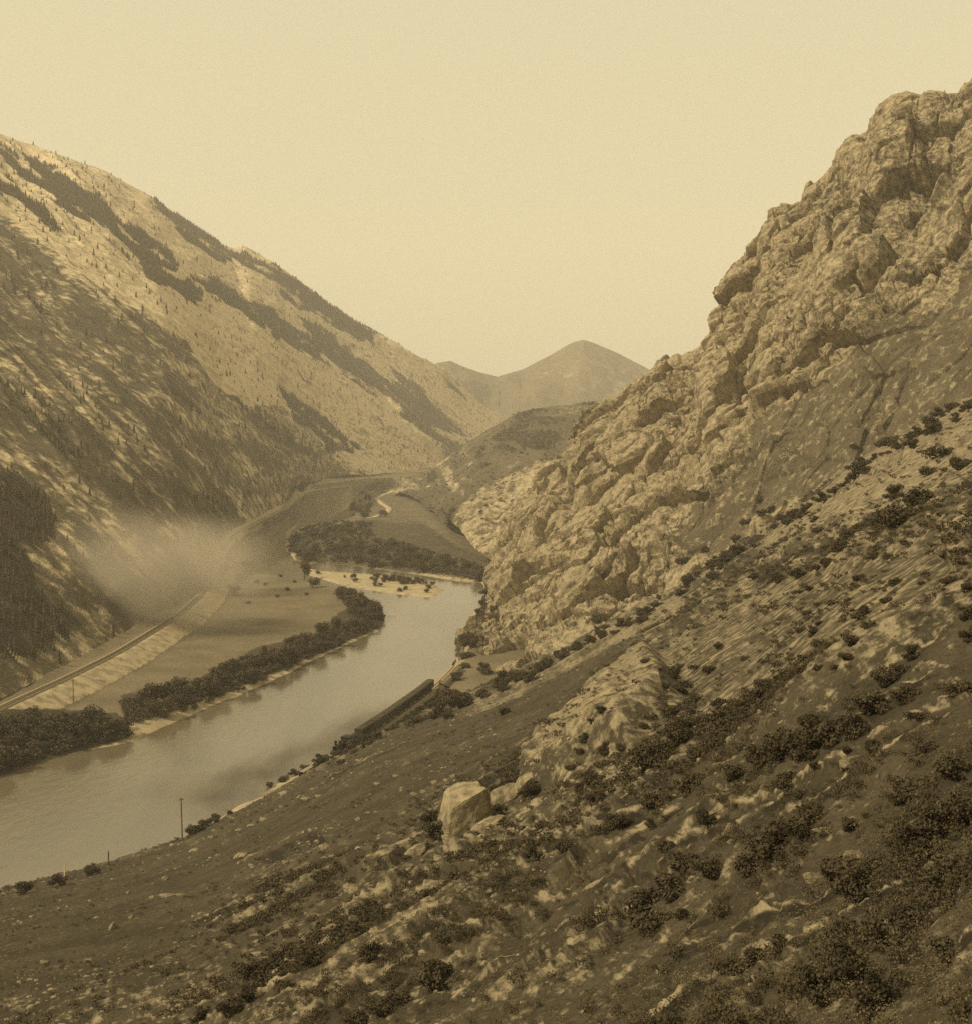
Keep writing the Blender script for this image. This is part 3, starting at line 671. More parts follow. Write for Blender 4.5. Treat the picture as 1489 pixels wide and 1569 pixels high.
# ------------------------------------------------------------------ riverside trees
def fill(poly, n, hm, label, group, parts, on='valley_floor', hv=.5, wr=1.2, low=.12):
    us_ = [p[0] for p in poly]; vs_ = [p[1] for p in poly]; k = 0; tries = 0; placed = []
    while k < n and tries < n * 60:
        tries += 1
        u = random.uniform(min(us_), max(us_)); v = random.uniform(min(vs_), max(vs_))
        if not inpoly(np.array(u), np.array(v), poly): continue
        Y = F * (CH - 3) / (v - HZ); h = hm * random.uniform(1 - hv, 1 + hv); vb = v + h * .5 * F / Y
        loc, nm, _ = hit(u, vb)
        if nm != on or loc.z < .35: continue
        if any((loc.x - q.x)**2 + (loc.y - q.y)**2 < (hm * .28)**2 for q in placed): continue
        placed.append(loc); tree(loc, h, h * wr * random.uniform(.85, 1.15), label, group, parts); k += 1
    return placed
T1 = [(-60,1108),(0,1102),(60,1090),(130,1092),(176,1092),(205,1112),(180,1120),(100,1138),(40,1158),(-60,1184)]
T2 = [(186,1062),(215,1060),(300,1040),(400,992),(470,972),(520,945),(585,930),(590,950),(560,968),(440,1012),(330,1058),(200,1098)]
T2b = [(520,903),(545,908),(588,930),(590,945),(550,940),(520,915)]
T3 = [(440,822),(470,806),(540,795),(575,800),(560,815),(640,838),(735,866),(752,882),(738,886),(650,874),(560,861),(470,856),(445,846)]
fill(T1, 62, 7.2, 'dark leafy tree in the dense thicket on the far bank at the lower left corner', 'trees in the lower left thicket', True)
fill(T2, 92, 6.6, 'dark leafy tree in the long belt along the far bank between meadow and river', 'trees along the meadow bank', True)
fill(T2b, 22, 8.0, 'dark leafy tree rounding the tip of the meadow where the river bends', 'trees at the meadow point', True)
fill(T3, 85, 9.0, 'dark leafy tree in the broad grove above the far bend, beyond the gravel island', 'trees of the grove beyond the island', False)
for u, v, h, lb in ((467,888,17,'tall dark tree standing alone where the side channel begins'), (480,900,8,'low wide tree beside the tall lone tree at the side channel'),
                    (343,888,14,'slim tree at the edge of the smoke on the left meadow'), (378,872,9,'small dark tree on the meadow right of the slim smoky tree'), (360,912,7,'squat bush-like tree on the meadow below the smoke edge')):
    loc, nm, _ = hit(u, v)
    if loc: tree(loc, h, h * (.75 if h > 12 else 1.6), lb, None, True)
for u, v, h in ((395,893,3.5),(408,897,3),(430,884,3),(366,902,3),(440,905,3.5),(425,915,2.5),(452,893,2.5),(380,925,3),(488,880,4),(352,900,3),(470,912,2.5),(412,878,3.5)):
    loc, nm, _ = hit(u, v)
    if loc and nm == 'valley_floor': tree(loc, h, h * 1.7, 'low dark thorn bush dotted over the upper left meadow near the side channel', 'bushes on the upper meadow', False)
fill([(500,868),(520,874),(560,878),(650,886),(660,892),(600,889),(520,882)], 26, 5, 'low dark willow along the upstream edge of the gravel island', 'willows on the gravel island', False, low=0)
for u, v in ((575,898),(583,899),(614,906),(622,904),(657,902),(663,897),(655,908),(545,892)):
    loc, nm, _ = hit(u, v)
    if loc: tree(loc, 4.2, 6, 'small willow clump out on the bare sand of the island', 'willows on the island sand', False)
fill([(535,755),(560,748),(575,765),(590,785),(560,792),(535,788)], 18, 9, 'dark tree in the far clump beside the winding pale path', 'trees by the winding path', False)
fill([(435,745),(475,735),(470,752),(440,762)], 10, 11, 'dark tree in the small clump at the mountain foot by the far river reach', 'trees at the mountain foot', False)

# ------------------------------------------------------------------ railway, path, poles
def ribbon(name, pts, halfw, thick, mat, up=0.0, kind='structure', step=6.0, ground=False):
    """strip with thickness following world points"""
    Q = np.array(pts, float); d = np.r_[0, np.cumsum(np.linalg.norm(np.diff(Q, axis=0), axis=1))]
    s_ = np.arange(0, d[-1], step); C = np.stack([np.interp(s_, d, Q[:, k]) for k in range(3)], -1)
    for _ in range(8): C[1:-1] = (C[:-2] + 2 * C[1:-1] + C[2:]) / 4
    if ground:
        for q in C:
            l, nm = drop(q[0], q[1]); q[2] = l.z if l else q[2]
        for _ in range(3): C[1:-1, 2] = (C[:-2, 2] + 2 * C[1:-1, 2] + C[2:, 2]) / 4
    T = np.gradient(C, axis=0); T[:, 2] = 0; T /= np.linalg.norm(T, axis=1, keepdims=True); N = np.stack([-T[:, 1], T[:, 0], 0 * T[:, 0]], -1)
    return C, N
def strip(C, N, off, hw, z0, z1):
    a = C + N * (off - hw); b = C + N * (off + hw); n = len(C); V = []
    for p_, z_ in ((a, z0), (a, z1), (b, z1), (b, z0)): V.append(p_ + np.array((0, 0, z_)))
    V = np.concatenate(V); Fc = []
    for k in range(3):
        for i in range(n - 1): Fc.append((k * n + i, k * n + i + 1, (k + 1) * n + i + 1, (k + 1) * n + i))
    return [tuple(v) for v in V], Fc
C, N = ribbon('rail', [(q[0], q[1], 7.0) for q in RAILW], 2, 1, None)
V_, F_ = strip(C, N, 0, 2.3, -.8, .25); o = link('railway_bed', mesh_np('railway_bed', V_, F_, M['ballast'])); o['kind'] = 'structure'
sl_, i = [], 0
for i in range(0, len(C) - 1):
    for f in np.linspace(0, 1, 6, endpoint=False):
        c = C[i] * (1 - f) + C[i + 1] * f
        if c[1] > 700: break
        n_ = N[i]; t_ = np.array((-n_[1], n_[0], 0)) * .16
        a, b_ = c - n_ * 1.3, c + n_ * 1.3
        zz = np.array((0, 0, .25)); z2 = np.array((0, 0, .36))
        v = [a - t_ + zz, b_ - t_ + zz, b_ + t_ + zz, a + t_ + zz, a - t_ + z2, b_ - t_ + z2, b_ + t_ + z2, a + t_ + z2]
        sl_.append(([tuple(q) for q in v], [(4, 5, 6, 7), (0, 1, 5, 4), (1, 2, 6, 5), (2, 3, 7, 6), (3, 0, 4, 7)]))
V_, F_ = join(sl_); tr = link('railway_sleepers', mesh_np('railway_sleepers', V_, F_, M['wood'], False)); tr['kind'] = 'structure'
V_, F_ = join([strip(C, N, .72, .06, .36, .52), strip(C, N, -.72, .06, .36, .52)]); o = link('railway_track', mesh_np('railway_track', V_, F_, M['steel'])); o['kind'] = 'structure'
# dark line of the cess ditch beside the track is plain ground; winding path on the flats
pts = [(604,752),(590,757),(577,764),(588,773),(598,779),(594,786),(580,791),(562,795)]
C, N = ribbon('path', [tuple(hit(u, v)[0]) for u, v in pts], 3, 1, None, ground=True)
V_, F_ = strip(C, N, 0, 4.0, -1.0, .5); o = link('dirt_path', mesh_np('dirt_path', V_, F_, M['dirt'])); o['kind'] = 'structure'
# ---- the train on the near bank: engine, tender and box cars
NBL = flat([(470,1182),(512,1158),(560,1128),(600,1101),(640,1072),(676,1043),(700,1018)], 4.4)
C, N = ribbon('train_line', [(q[0], q[1], 4.4) for q in NBL], 2, 1, None, step=2.0)
V_, F_ = strip(C, N, 0, 2.6, -4.5, -.35); o = link('railway_bed', mesh_np('railway_bed', V_, F_, M['ballast'])); o['kind'] = 'structure'
V_, F_ = join([strip(C, N, .72, .06, -.34, -.15), strip(C, N, -.72, .06, -.34, -.15)]); o = link('railway_track', mesh_np('railway_track', V_, F_, M['steel'])); o['kind'] = 'structure'
M['car'] = leafmat('dark_car_boards', .030, .05, .8); M['iron'] = NT('black_iron').finish(tone(.022), .55, spec=.3); M['roof'] = NT('car_roof').finish(tone(.07))
def boxm(x0, x1, y0, y1, z0, z1):
    v = [(a, b, c) for a in (x0, x1) for b in (y0, y1) for c in (z0, z1)]
    return v, [(0, 1, 3, 2), (4, 6, 7, 5), (0, 4, 5, 1), (2, 3, 7, 6), (0, 2, 6, 4), (1, 5, 7, 3)]
def arcroof(x0, x1, w_, z0, rise, n=8):
    V = []; Fc = []
    for xx in (x0, x1):
        for k in range(n + 1): a = math.pi * k / n; V.append((xx, -w_ * math.cos(a), z0 + rise * math.sin(a)))
    for k in range(n): Fc.append((k, k + 1, n + 2 + k, n + 1 + k))
    return V, Fc + [tuple(range(n + 1))[::-1], tuple(range(n + 1, 2 * n + 2))]
def mk(name, parts, mat, par, sm_=False):
    V_, F_ = join(parts); me = bpy.data.meshes.new(name); me.from_pydata(V_, [], F_); me.materials.append(mat); me.update(); return link(name, me, par)
def wheel(par, xx, r):
    mk('wheel', [cone_tube((xx, -.85, r - .15), (xx, -.70, r - .15), r, r, 14), cone_tube((xx, .70, r - .15), (xx, .85, r - .15), r, r, 14), cone_tube((xx, -.7, r - .15), (xx, .7, r - .15), .08, .08)], M['iron'], par)
sT = np.r_[0, np.cumsum(np.linalg.norm(np.diff(C, axis=0), axis=1))]
def on_track(sd_, label, cat, name, group=None):
    e = bpy.data.objects.new(name, None); col.objects.link(e); p = [float(np.interp(sd_, sT, C[:, k])) for k in range(3)]
    q = [float(np.interp(sd_ + 3, sT, C[:, k]) - np.interp(sd_ - 3, sT, C[:, k])) for k in range(2)]
    e.location = p; e.rotation_euler = (0, 0, math.atan2(q[1], q[0])); tag(e, label, cat, group); return e
s0 = 24.0
e = on_track(s0, 'black steam locomotive at the left head of the train on the near bank', 'locomotive', 'steam_locomotive')
mk('boiler', [cone_tube((-5.2, 0, 2.1), (2.2, 0, 2.1), .85, .9, 18), cone_tube((-5.3, 0, 2.1), (-5.2, 0, 2.1), .7, .85, 18)], M['iron'], e)
mk('cab', [boxm(2.2, 4.4, -1.4, 1.4, .9, 3.7), arcroof(1.9, 4.9, 1.6, 3.7, .35)], M['iron'], e); mk('chimney', [cone_tube((-4.6, 0, 2.8), (-4.6, 0, 4.3), .28, .5, 12)], M['iron'], e)
mk('steam_dome', [cone_tube((-1.6, 0, 2.8), (-1.6, 0, 3.6), .45, .32, 12)], M['iron'], e); mk('running_board', [boxm(-5.6, 2.2, -1.3, 1.3, 1.15, 1.25), boxm(-6.3, -5.6, -1.2, 1.2, .3, 1.1)], M['iron'], e)
for xx, r in ((-4.9, .4), (-3.9, .4), (-2.2, .75), (-.6, .75), (1.0, .75)): wheel(e, xx, r)
e = on_track(s0 + 8.6, 'dark coal tender coupled right behind the locomotive', 'tender', 'coal_tender')
mk('tank', [boxm(-3, 3, -1.4, 1.4, .9, 2.7)], M['iron'], e); mk('coal', [arcroof(-2.4, 2.4, 1.1, 2.7, .5)], M['iron'], e)
for xx in (-2.2, -1.2, 1.2, 2.2): wheel(e, xx, .42)
base = None
for k in range(7):
    sd_ = s0 + 18.2 + 11.4 * k
    lb = 'dark box car in the middle of the train on the near bank' if 0 < k < 6 else ('dark box car directly behind the tender' if k == 0 else 'last dark box car at the right end of the train by the willows')
    e = on_track(sd_, lb, 'rail car', 'box_car', 'box cars of the train')
    if base is None:
        mk('body', [boxm(-5.1, 5.1, -1.45, 1.45, 1.0, 3.6)] + [boxm(xx - .05, xx + .05, -1.5, 1.5, 1.0, 3.6) for xx in (-3.4, -1.1, 1.1, 3.4)], M['car'], e)
        mk('roof', [arcroof(-5.3, 5.3, 1.6, 3.6, .45)], M['roof'], e); mk('door', [boxm(-.95, .95, -1.56, 1.56, 1.05, 3.4)], M['car'], e); mk('underframe', [boxm(-5.0, 5.0, -.9, .9, .65, .99)], M['iron'], e)
        for xx in (-4, -2.8, 2.8, 4): wheel(e, xx, .42)
        base = e
    else:
        for ch in list(base.children):
            c_ = ch.copy(); col.objects.link(c_); c_.parent = e
def pole(loc, h, label, arm=True, mat='wood', lean=0.02):
    e = bpy.data.objects.new('telegraph_pole', None); col.objects.link(e); e.location = loc; e.rotation_euler = (0, -lean, .3)
    tag(e, label, 'pole')
    V_, F_ = cone_tube((0, 0, -1), (0, 0, h), .19, .13, 8); link('post', mesh_np('post', V_, F_, M[mat]), e)
    if arm:
        v = [(sx * .75, sy * .06, h - .45 + sz * .07) for sx in (-1, 1) for sy in (-1, 1) for sz in (-1, 1)]
        link('crossarm', mesh_np('crossarm', v, [(0, 1, 3, 2), (4, 6, 7, 5), (0, 4, 5, 1), (2, 3, 7, 6), (0, 2, 6, 4), (1, 5, 7, 3)], M[mat], False), e)
    return e
l, nm, _ = hit(280, 1289); pole(l, 10.6, 'tall thin dark pole on the near bank standing against the river', True, lean=.03)
l, nm, _ = hit(167, 1326); pole(l, 3.2, 'short dark post on the near bank left of the tall pole', False)
l, nm, _ = hit(100, 1342); pole(l, 2.6, 'short pale post at the near water edge, leftmost on the bank', False, 'paint')
l, nm, _ = hit(113, 1074); pole(l, 8.5, 'thin pole on the pale railway embankment across the river', True)

# ------------------------------------------------------------------ shrubs on the near hillside and cliff
Z7 = zm([(1130,470,110),(1340,270,130),(1290,360,70),(1440,330,90),(1230,480,150),(1160,560,170),(1060,590,100),(960,620,50),(910,660,70),(880,710,90),(810,790,80),(770,815,60),(680,840,80),(590,870,70),(465,865,50),(750,595,40),(770,640,45),
 (400,745,60),(350,745,40),(140,780,70),(285,850,60),(500,500,50),(950,370,90),(720,530,60),(650,560,60),(600,590,50),(850,450,60),(940,250,50),(1230,190,60),(1110,220,80),(1060,240,50),(1100,760,60),(1020,775,40),(1170,700,45),(1130,880,60),(1255,890,40),
 (1380,870,70),(1090,965,60),(915,965,35),(960,860,60),(970,1030,90),(1010,1080,70),(930,1155,80),(770,990,45),(720,1025,60),(770,1080,40),(690,1105,50),(740,1120,60),(780,1165,70),(890,1050,30),(310,1190,50),(430,1240,40),(200,1280,60),(130,1275,45),
 (90,1315,60),(60,1365,45),(130,1375,80),(195,1425,80),(305,1445,80),(110,1485,70),(265,1290,60),(690,1300,50),(770,1280,45),(855,1280,45),(905,1230,60),(530,1350,60),(500,1410,100),(620,1340,40),(1210,1220,80),(1150,1280,110),(1070,1340,110),
 (1030,1440,130),(1180,1400,130),(1410,1380,120),(1460,740,40),(1460,910,60),(1470,1030,100),(1470,1130,100),(1360,770,70),(730,920,40),(680,930,50),(430,600,50),(500,560,50),(550,550,45),(380,690,50),(250,730,50),(1400,60,60),(1340,100,70),(1300,150,70)], 1000, 600, 3.045)
Z8 = zm([(345,90,60),(390,140,90),(340,200,100),(300,240,130),(250,280,130),(215,150,35),(1110,70,140),(1270,110,70),(870,130,80),(950,170,140),(1040,160,120),(850,220,150),(770,360,120),(740,240,140),(660,290,120),(560,330,90),(400,370,120),
 (270,430,110),(470,510,80),(295,610,85),(245,540,50),(300,510,35),(110,520,90),(60,550,70),(30,370,90),(880,310,40),(1000,250,40),(1100,230,80),(1320,230,80),(820,420,60),(1400,310,130),(1230,370,120),(1200,430,60),(1010,530,80),(1080,500,35),(780,540,150),
 (860,490,130),(720,600,150),(620,700,120),(480,700,110),(360,700,120),(310,770,140),(220,830,160),(250,900,170),(360,880,60),(1000,730,170),(1050,770,150),(1200,590,120),(1280,600,140),(1370,540,150),(1420,500,140),(1330,620,120),(750,670,60),
 (660,1030,100),(740,1000,60),(560,1080,120),(1150,950,180),(1000,1100,170),(900,1170,150),(1250,880,150),(1400,750,170),(1100,1200,150),(1400,1000,140),(20,900,80)], 900, 1050, 2.528)
Z5 = zm([(400,355,90),(440,370,70),(330,370,70),(735,190,60),(790,180,50),(850,145,45),(905,125,50),(735,120,70),(500,320,60),(570,280,50),(330,505,60),(100,530,50),(915,300,40),(1030,355,50),(690,550,35),(660,625,40),(645,670,50),(605,740,50),(735,510,40),
 (910,570,35),(820,655,50),(750,665,60),(445,840,80),(370,800,80),(300,840,60),(310,930,60),(220,820,40),(185,990,40),(700,800,70),(650,820,60),(700,870,80),(790,960,80),(60,1010,100),(20,950,90),(590,1060,80),(450,1110,70),(250,340,60),(640,240,50),(690,215,45)], 650, 900, 2.707)
Z4 = zm([(1130,900,100),(1000,960,90),(1020,1000,80),(920,980,70),(860,1020,70),(820,1040,70),(920,1080,75),(740,1150,80),(800,1115,60),(660,1180,70),(1210,980,70),(1170,1190,80),(1250,1150,80),(1310,1120,70),(1400,1070,100),(1440,1050,90)], 0, 1000, 2.127)
NB = [(668,1048,46),(650,1060,50),(632,1078,48),(614,1094,40),(596,1106,34),(578,1116,28),(690,1074,40),(712,1070,36),(672,1088,34),(640,1100,30),(500,1160,22),(488,1166,20),(470,1174,18),(452,1184,16),(436,1192,14),(412,1206,12),(330,1256,16),(318,1262,20),(304,1268,22),(292,1274,18),
      (352,1244,10),(560,1128,22),(540,1140,20),(524,1150,18),(715,972,22),(722,985,24),(716,1002,20),(708,1020,18),(742,905,12),(738,922,12),(734,936,12),(140,1334,22),(90,1350,24),(40,1362,24),(700,1036,20)]
def shrub(u, v, d, label, group):
    hgt = random.uniform(.62, .9)
    loc, nm, nr = hit(u, min(v + d * hgt * .42, 1600))
    if loc is None or nm == 'river_water': loc, nm, nr = hit(u, v)
    if loc is None: return
    w_ = d * 1.32 / F * loc.y
    put('shrub', random.choice(BUSH), (loc.x, loc.y, loc.z - .06 * w_), (w_ * 1.02, w_ * random.uniform(.8, 1.1), w_ * hgt * 1.15), random.random() * 6.28, label, 'shrub', group)
def region(u, v):
    if v > 1400 and u < 760: return 'dark round shrub on the shadowy grass slope near the bottom left', 'shrubs low on the grass slope'
    if v > 1180 and u < 900: return 'dark shrub among the pale ledges beside the big egg-shaped boulder', 'shrubs around the big boulder'
    if v < 720 and u > 1250: return 'dark shrub on the pale scree strip high at the right edge', 'shrubs on the upper scree strip'
    if v < 920 and u > 1230: return 'large dark juniper in the clump by the right edge above the smooth rock slab', 'junipers above the slab'
    if v < 930: return 'dark shrub in the line that follows the gully under the cliff', 'shrubs along the gully'
    if v < 1010 and u < 1080: return 'small dark shrub along the lower gully edge above the river', 'shrubs along the lower gully'
    if v < 1130 and u > 970: return 'round dark bush dotted over the smooth pale rock slab in mid slope', 'bushes on the rock slab'
    if v < 1180: return 'small bush growing around the pale humped outcrop left of the slab', 'bushes at the humped outcrop'
    if v < 1330 and u > 900: return 'broad dark bush in the band crossing the slope below the rock slab', 'bushes below the slab'
    return 'large blurred dark bush in the foreground brush at the lower right', 'foreground bushes'
for u, v, d in Z7 + Z8 + Z5 + Z4:
    sc_ = {0: 3.045}.get(1, 1)
    k = 3.045 if (u, v, d) in Z7 else 2.528 if (u, v, d) in Z8 else 2.707 if (u, v, d) in Z5 else 2.127
    lb, gp = region(u, v); shrub(u, v, d / k, lb, gp)
gk = [(735,1052),(800,1028),(850,1000),(900,975),(940,945),(985,925),(1040,893),(1095,860),(1150,825),(1200,790),(1240,765),(1300,720),(1350,690),(1400,662),(1450,635),(1489,612)]
gr = random.Random(4)
for i in range(78):
    u = gr.uniform(735, 1489); v = float(np.interp(u, [k[0] for k in gk], [k[1] for k in gk])) + gr.uniform(0, 16) ** 1.0
    shrub(u, v, gr.uniform(9, 24), 'dark shrub in the long line that marks the gully between cliff and slope', 'shrubs lining the gully')
NB = [q_ for q_ in NB if not (515 < q_[0] < 672 and q_[1] < 1112) or q_[0] in (640, 672, 690)]
for i in range(26):
    a_ = gr.random(); u = 520 + 150 * a_; v = 1163 - 96 * a_ + gr.uniform(0, 5)
    NB.append((u, v, 7 + 8 * gr.random()))
for u, v, d in NB: shrub(u, v, d, 'dark willow bush lining the near bank at the river edge', 'willow bushes on the near bank')

# ------------------------------------------------------------------ boulders
ICO = None
def rockmesh(seed, sub=3, flatn=.7, lump=.35, npl=15, d0=.62, d1=.95, egg=0):
    import bmesh
    bm = bmesh.new(); bmesh.ops.create_icosphere(bm, subdivisions=sub, radius=1)
    V = np.array([v.co[:] for v in bm.verts]); Fc = np.array([[v.index for v in f.verts] for f in bm.faces]); bm.free()
    n = lump * fbm(V[:, 0] * 1.1 + seed, V[:, 1] * 1.1, V[:, 2] * 1.1, 3, seed)
    f1, f2, cv = worley(V[:, 0] * 1.2 + seed, V[:, 1] * 1.2, V[:, 2] * 1.2, seed)
    gg = np.random.default_rng(seed * 3 + 1); N_ = gg.normal(size=(npl, 3)); N_ /= np.linalg.norm(N_, axis=1, keepdims=True); dd = gg.uniform(d0, d1, npl)
    V = V * np.minimum(1.25, np.min(np.where(V @ N_.T > .05, dd[None] / np.maximum(V @ N_.T, .05), 9), axis=1))[:, None]
    V = V * (1 + n * .22 - .06 * f1)[:, None]; V[:, 2] *= flatn
    if egg: V[:, :2] *= (1 - egg * np.clip(V[:, 2], -.6, 1))[:, None]; V = V + .03 * fbm(V[:, 0] * 6, V[:, 1] * 6, V[:, 2] * 6, 4, 5)[:, None]
    return V, Fc
STONES = [mesh_np('boulder', *rockmesh(20 + k, 3), M['stone'], False) for k in range(5)]
BIGR = [mesh_np('boulder', *rockmesh(43 + k, 5, .9, .5, 24, .80, 1.0, .30), M['stone'], False) for k in range(2)]
def boulder(u, v, wpx, hpx, label, group=None, tilt=0, me=None, depth=.8):
    loc, nm, nr = hit(u, v + hpx * .3)
    if loc is None or nm != 'hillside_ground': return
    sx = wpx / F * loc.y / 1.7; sz = hpx / F * loc.y / 1.4
    o = put('boulder', me or random.choice(STONES), (loc.x, loc.y, loc.z + sz * .12), (sx, max(sx, sz) * depth, sz), 0, label, 'boulder', group)
    o.rotation_euler = (0, tilt, random.uniform(-.3, .3)); return o
boulder(716, 1232, 80, 90, 'big pale egg-shaped boulder standing upright in the middle of the slope', None, .55, BIGR[0], .75)
for u, v, w_, h_, tl, lb in ((775, 1212, 50, 46, -.5, 'cracked pale rock wall rising just right of the egg-shaped boulder'), (748, 1262, 44, 22, -.4, 'low pale rock at the right foot of the egg-shaped boulder'),
                         (690, 1284, 30, 18, .2, 'low pale rock at the left foot of the egg-shaped boulder'), (806, 1190, 36, 34, -.5, 'blocky pale rock between the cracked rock wall and the humped outcrop'), (640, 1302, 34, 22, -.3, 'pale rough rock left of the egg-shaped boulder among shrubs')):
    boulder(u, v, w_, h_, lb, 'rocks around the egg-shaped boulder', tl)
boulder(371, 1308, 19, 17, 'single pale round boulder alone on the grass slope right of the tall pole')
boulder(466, 1431, 15, 12, 'pale stone alone on dark grass just above the bush row at the bottom')
boulder(664, 1358, 34, 20, 'smooth pale rounded rock at the lower end of a bright ledge', None, -.3)
boulder(538, 1358, 26, 16, 'pale lump of rock at the left end of the ledges')
boulder(1310, 1308, 44, 16, 'long flat pale slab of rock lying among the right foreground bushes', None, -.1)
boulder(1262, 1271, 34, 12, 'thin pale slab of rock just above the long flat slab')
boulder(1245, 1342, 34, 24, 'pale weathered rock leaning against a dark bush below the long flat slab')
boulder(1300, 1165, 38, 16, 'oblong pale rock on the bright ledge under the bush band', None, -.35)
boulder(1337, 1392, 14, 18, 'small upright pale rock in the lower right brush')
for u, v, w_, h_ in zm([(545,790,40,12),(590,788,26,8),(750,768,12,12),(655,912,12,10),(290,997,18,12),(145,1005,26,14),(370,890,18,30),(430,860,16,14),(500,795,20,10),(540,735,18,18),(420,780,12,10),(635,640,24,20),(565,625,18,10),(700,580,16,12),(690,600,16,10),
      (930,455,30,12),(1000,475,30,10),(1040,465,26,10),(860,540,26,14),(820,560,20,10),(780,575,18,10),(1060,630,40,20),(930,680,20,10),(820,690,20,10),(1170,540,20,14),(1200,520,16,10),(1320,520,18,12),(1350,460,20,12),(1380,450,20,14),(1420,420,22,12),(470,1100,10,10),(635,955,14,8),
      (305,1115,16,10),(305,1070,18,10),(410,960,14,10),(270,1170,16,12),(680,1092,26,10),(1480,400,20,12),(1140,740,24,12),(1290,400,20,10),(1230,425,22,10),(1170,350,18,12),(1090,700,16,10),(560,560,12,8),(520,670,12,8)], 0, 1000, 2.127):
    boulder(u, v, w_ / 2.127 * 1.1, h_ / 2.127 * 1.2, 'small pale stone scattered on the dark grass slope above the near bank', 'pale stones on the grass slope')

# ------------------------------------------------------------------ stuff: scree, tufts, timber
def scatter(name, verts, faces, pts, sizes, mat, seed, label, cat=None, up=True, smooth=False, stretch=None):
    g = np.random.default_rng(seed); n = len(pts); m = len(verts)
    a = g.random(n) * 6.283; ca, sa = np.cos(a), np.sin(a)
    Vb = np.asarray(verts)[None] * sizes[:, None, None] * (stretch[:, None, :] if stretch is not None else 1)
    Vx = Vb[..., 0] * ca[:, None] - Vb[..., 1] * sa[:, None]; Vy = Vb[..., 0] * sa[:, None] + Vb[..., 1] * ca[:, None]
    W = np.stack([Vx, Vy, Vb[..., 2]], -1) + pts[:, None, :]
    Fc = (np.asarray(faces)[None] + (np.arange(n) * m)[:, None, None]).reshape(-1, np.asarray(faces).shape[1])
    o = link(name, mesh_np(name, W.reshape(-1, 3), Fc, mat, smooth)); tag(o, label, cat, kind='stuff'); return o
def pick(Pg, wgt, n, g, umin=-60, umax=1540, vmax=1640):
    u, v = pix(Pg); wgt = np.where((u > umin) & (u < umax) & (v < vmax), wgt, 0).ravel(); wgt = np.maximum(wgt, 0)
    idx = g.choice(wgt.size, n, p=wgt / wgt.sum(), replace=False)
    q = Pg.reshape(-1, 3)[idx]; return q, idx
g = np.random.default_rng(9)
Pf, rk, vg, smo, slb = FORE
# small stones
sv, sf = rockmesh(77, 1, .6, .5)
cl = sstep(-.1, .6, fbm(Pf[..., 0] / 14, Pf[..., 1] / 14, Pf[..., 0] * 0, 3, 301))
q, idx = pick(Pf, cl * (1 - .7 * slb) * (.1 + rk) * sstep(40, 120, Pf[..., 1]), 3200, g)
sz = (.08 + .24 * g.random(len(q))**4) * (1 + q[:, 1] / 300)
scatter('scree_stones', sv, sf, q, sz, M['stone'], 3, 'small pale stones strewn over the near hillside', 'scree')
# tufts of sage and dry grass
tv, tf = leaves([(0, 0, .25), (.2, .1, .2), (-.2, -.05, .2)], [.3, .24, .24], 60, .055, .8, 31)
wv_ = sstep(.1, .5, vg) * (1 - .75 * slb) * (1 - .55 * smo) + .08
wv_ = wv_ * (.1 + sstep(-.1, .5, fbm(Pf[..., 0] / 9, Pf[..., 1] / 9, Pf[..., 0] * 0, 3, 303)))
wv_ = wv_ * (1 - .6 * smo) * (Pf[..., 1] > 75)
q, idx = pick(Pf, wv_, 6500, g)
sz = (.4 + 1.0 * g.random(len(q))**2) * (1 - .45 * smo.ravel()[idx]) * (.7 + q[:, 1] / 300)
scatter('sagebrush_cover', tv, tf, q, sz, M['sage'], 5, 'low dark sagebrush covering the near hillside', 'ground cover')
wn = (Pf[..., 1] < 80) * (.05 + sstep(-.1, .4, fbm(Pf[..., 0] / 5, Pf[..., 1] / 5, Pf[..., 0] * 0, 3, 305))) * (1 - .8 * slb)
q, idx = pick(Pf, wn, 1200, g)
sz = (.4 + .9 * g.random(len(q))**2)
nv_, nf_ = leaves([(0, 0, .25), (.25, .1, .2), (-.2, -.15, .2), (.05, -.25, .3), (-.1, .2, .3)], [.28, .22, .22, .2, .2], 190, .030, .9, 35)
scatter('sagebrush_cover', nv_, nf_, q, sz, M['sage'], 6, 'low dark sagebrush in the near foreground', 'ground cover')
wv_ = (Pf[..., 1] < 130) * (1 - .6 * slb) * (1 - .5 * smo) * (.3 + cl)
q, idx = pick(Pf, wv_, 3000, g)
sz = (.3 + .6 * g.random(len(q)))
bv, bf = leaves([(0, 0, .3), (.15, .1, .25), (-.2, 0, .35)], [.3, .24, .24], 45, .028, 1.5, 37)
scatter('dry_brush', bv, bf, q, sz, M['brush'], 7, 'pale dry brush in the near foreground', 'brush')
# undergrowth that closes the riverside thickets
def under(polys, n, lo, hi, label, seed):
    g = np.random.default_rng(seed); out = []
    for poly in polys:
        pu_ = [p[0] for p in poly]; pv2_ = [p[1] for p in poly]; k = 0; T_ = 0
        while k < n and T_ < n * 8:
            T_ += 1
            u, v = g.uniform(min(pu_), max(pu_)), g.uniform(min(pv2_), max(pv2_))
            if not inpoly(np.array(u), np.array(v), poly): continue
            Y = F * (CH - 3) / (v - HZ); loc, nm = drop((u - CU) / F * Y, Y, 30)
            if loc is None or nm != 'valley_floor' or loc.z < .5: continue
            out.append(loc[:]); k += 1
    q = np.array(out); scatter('thicket_undergrowth', uv_, uf_, q, g.uniform(lo, hi, len(q)), M['tree'], seed, label, 'undergrowth')
uv_, uf_ = leaves([(0, 0, .4), (.25, .1, .3), (-.25, -.05, .35)], [.4, .3, .3], 60, .085, .9, 33)
SH = lambda P_, d: [(u, v + d) for u, v in P_]
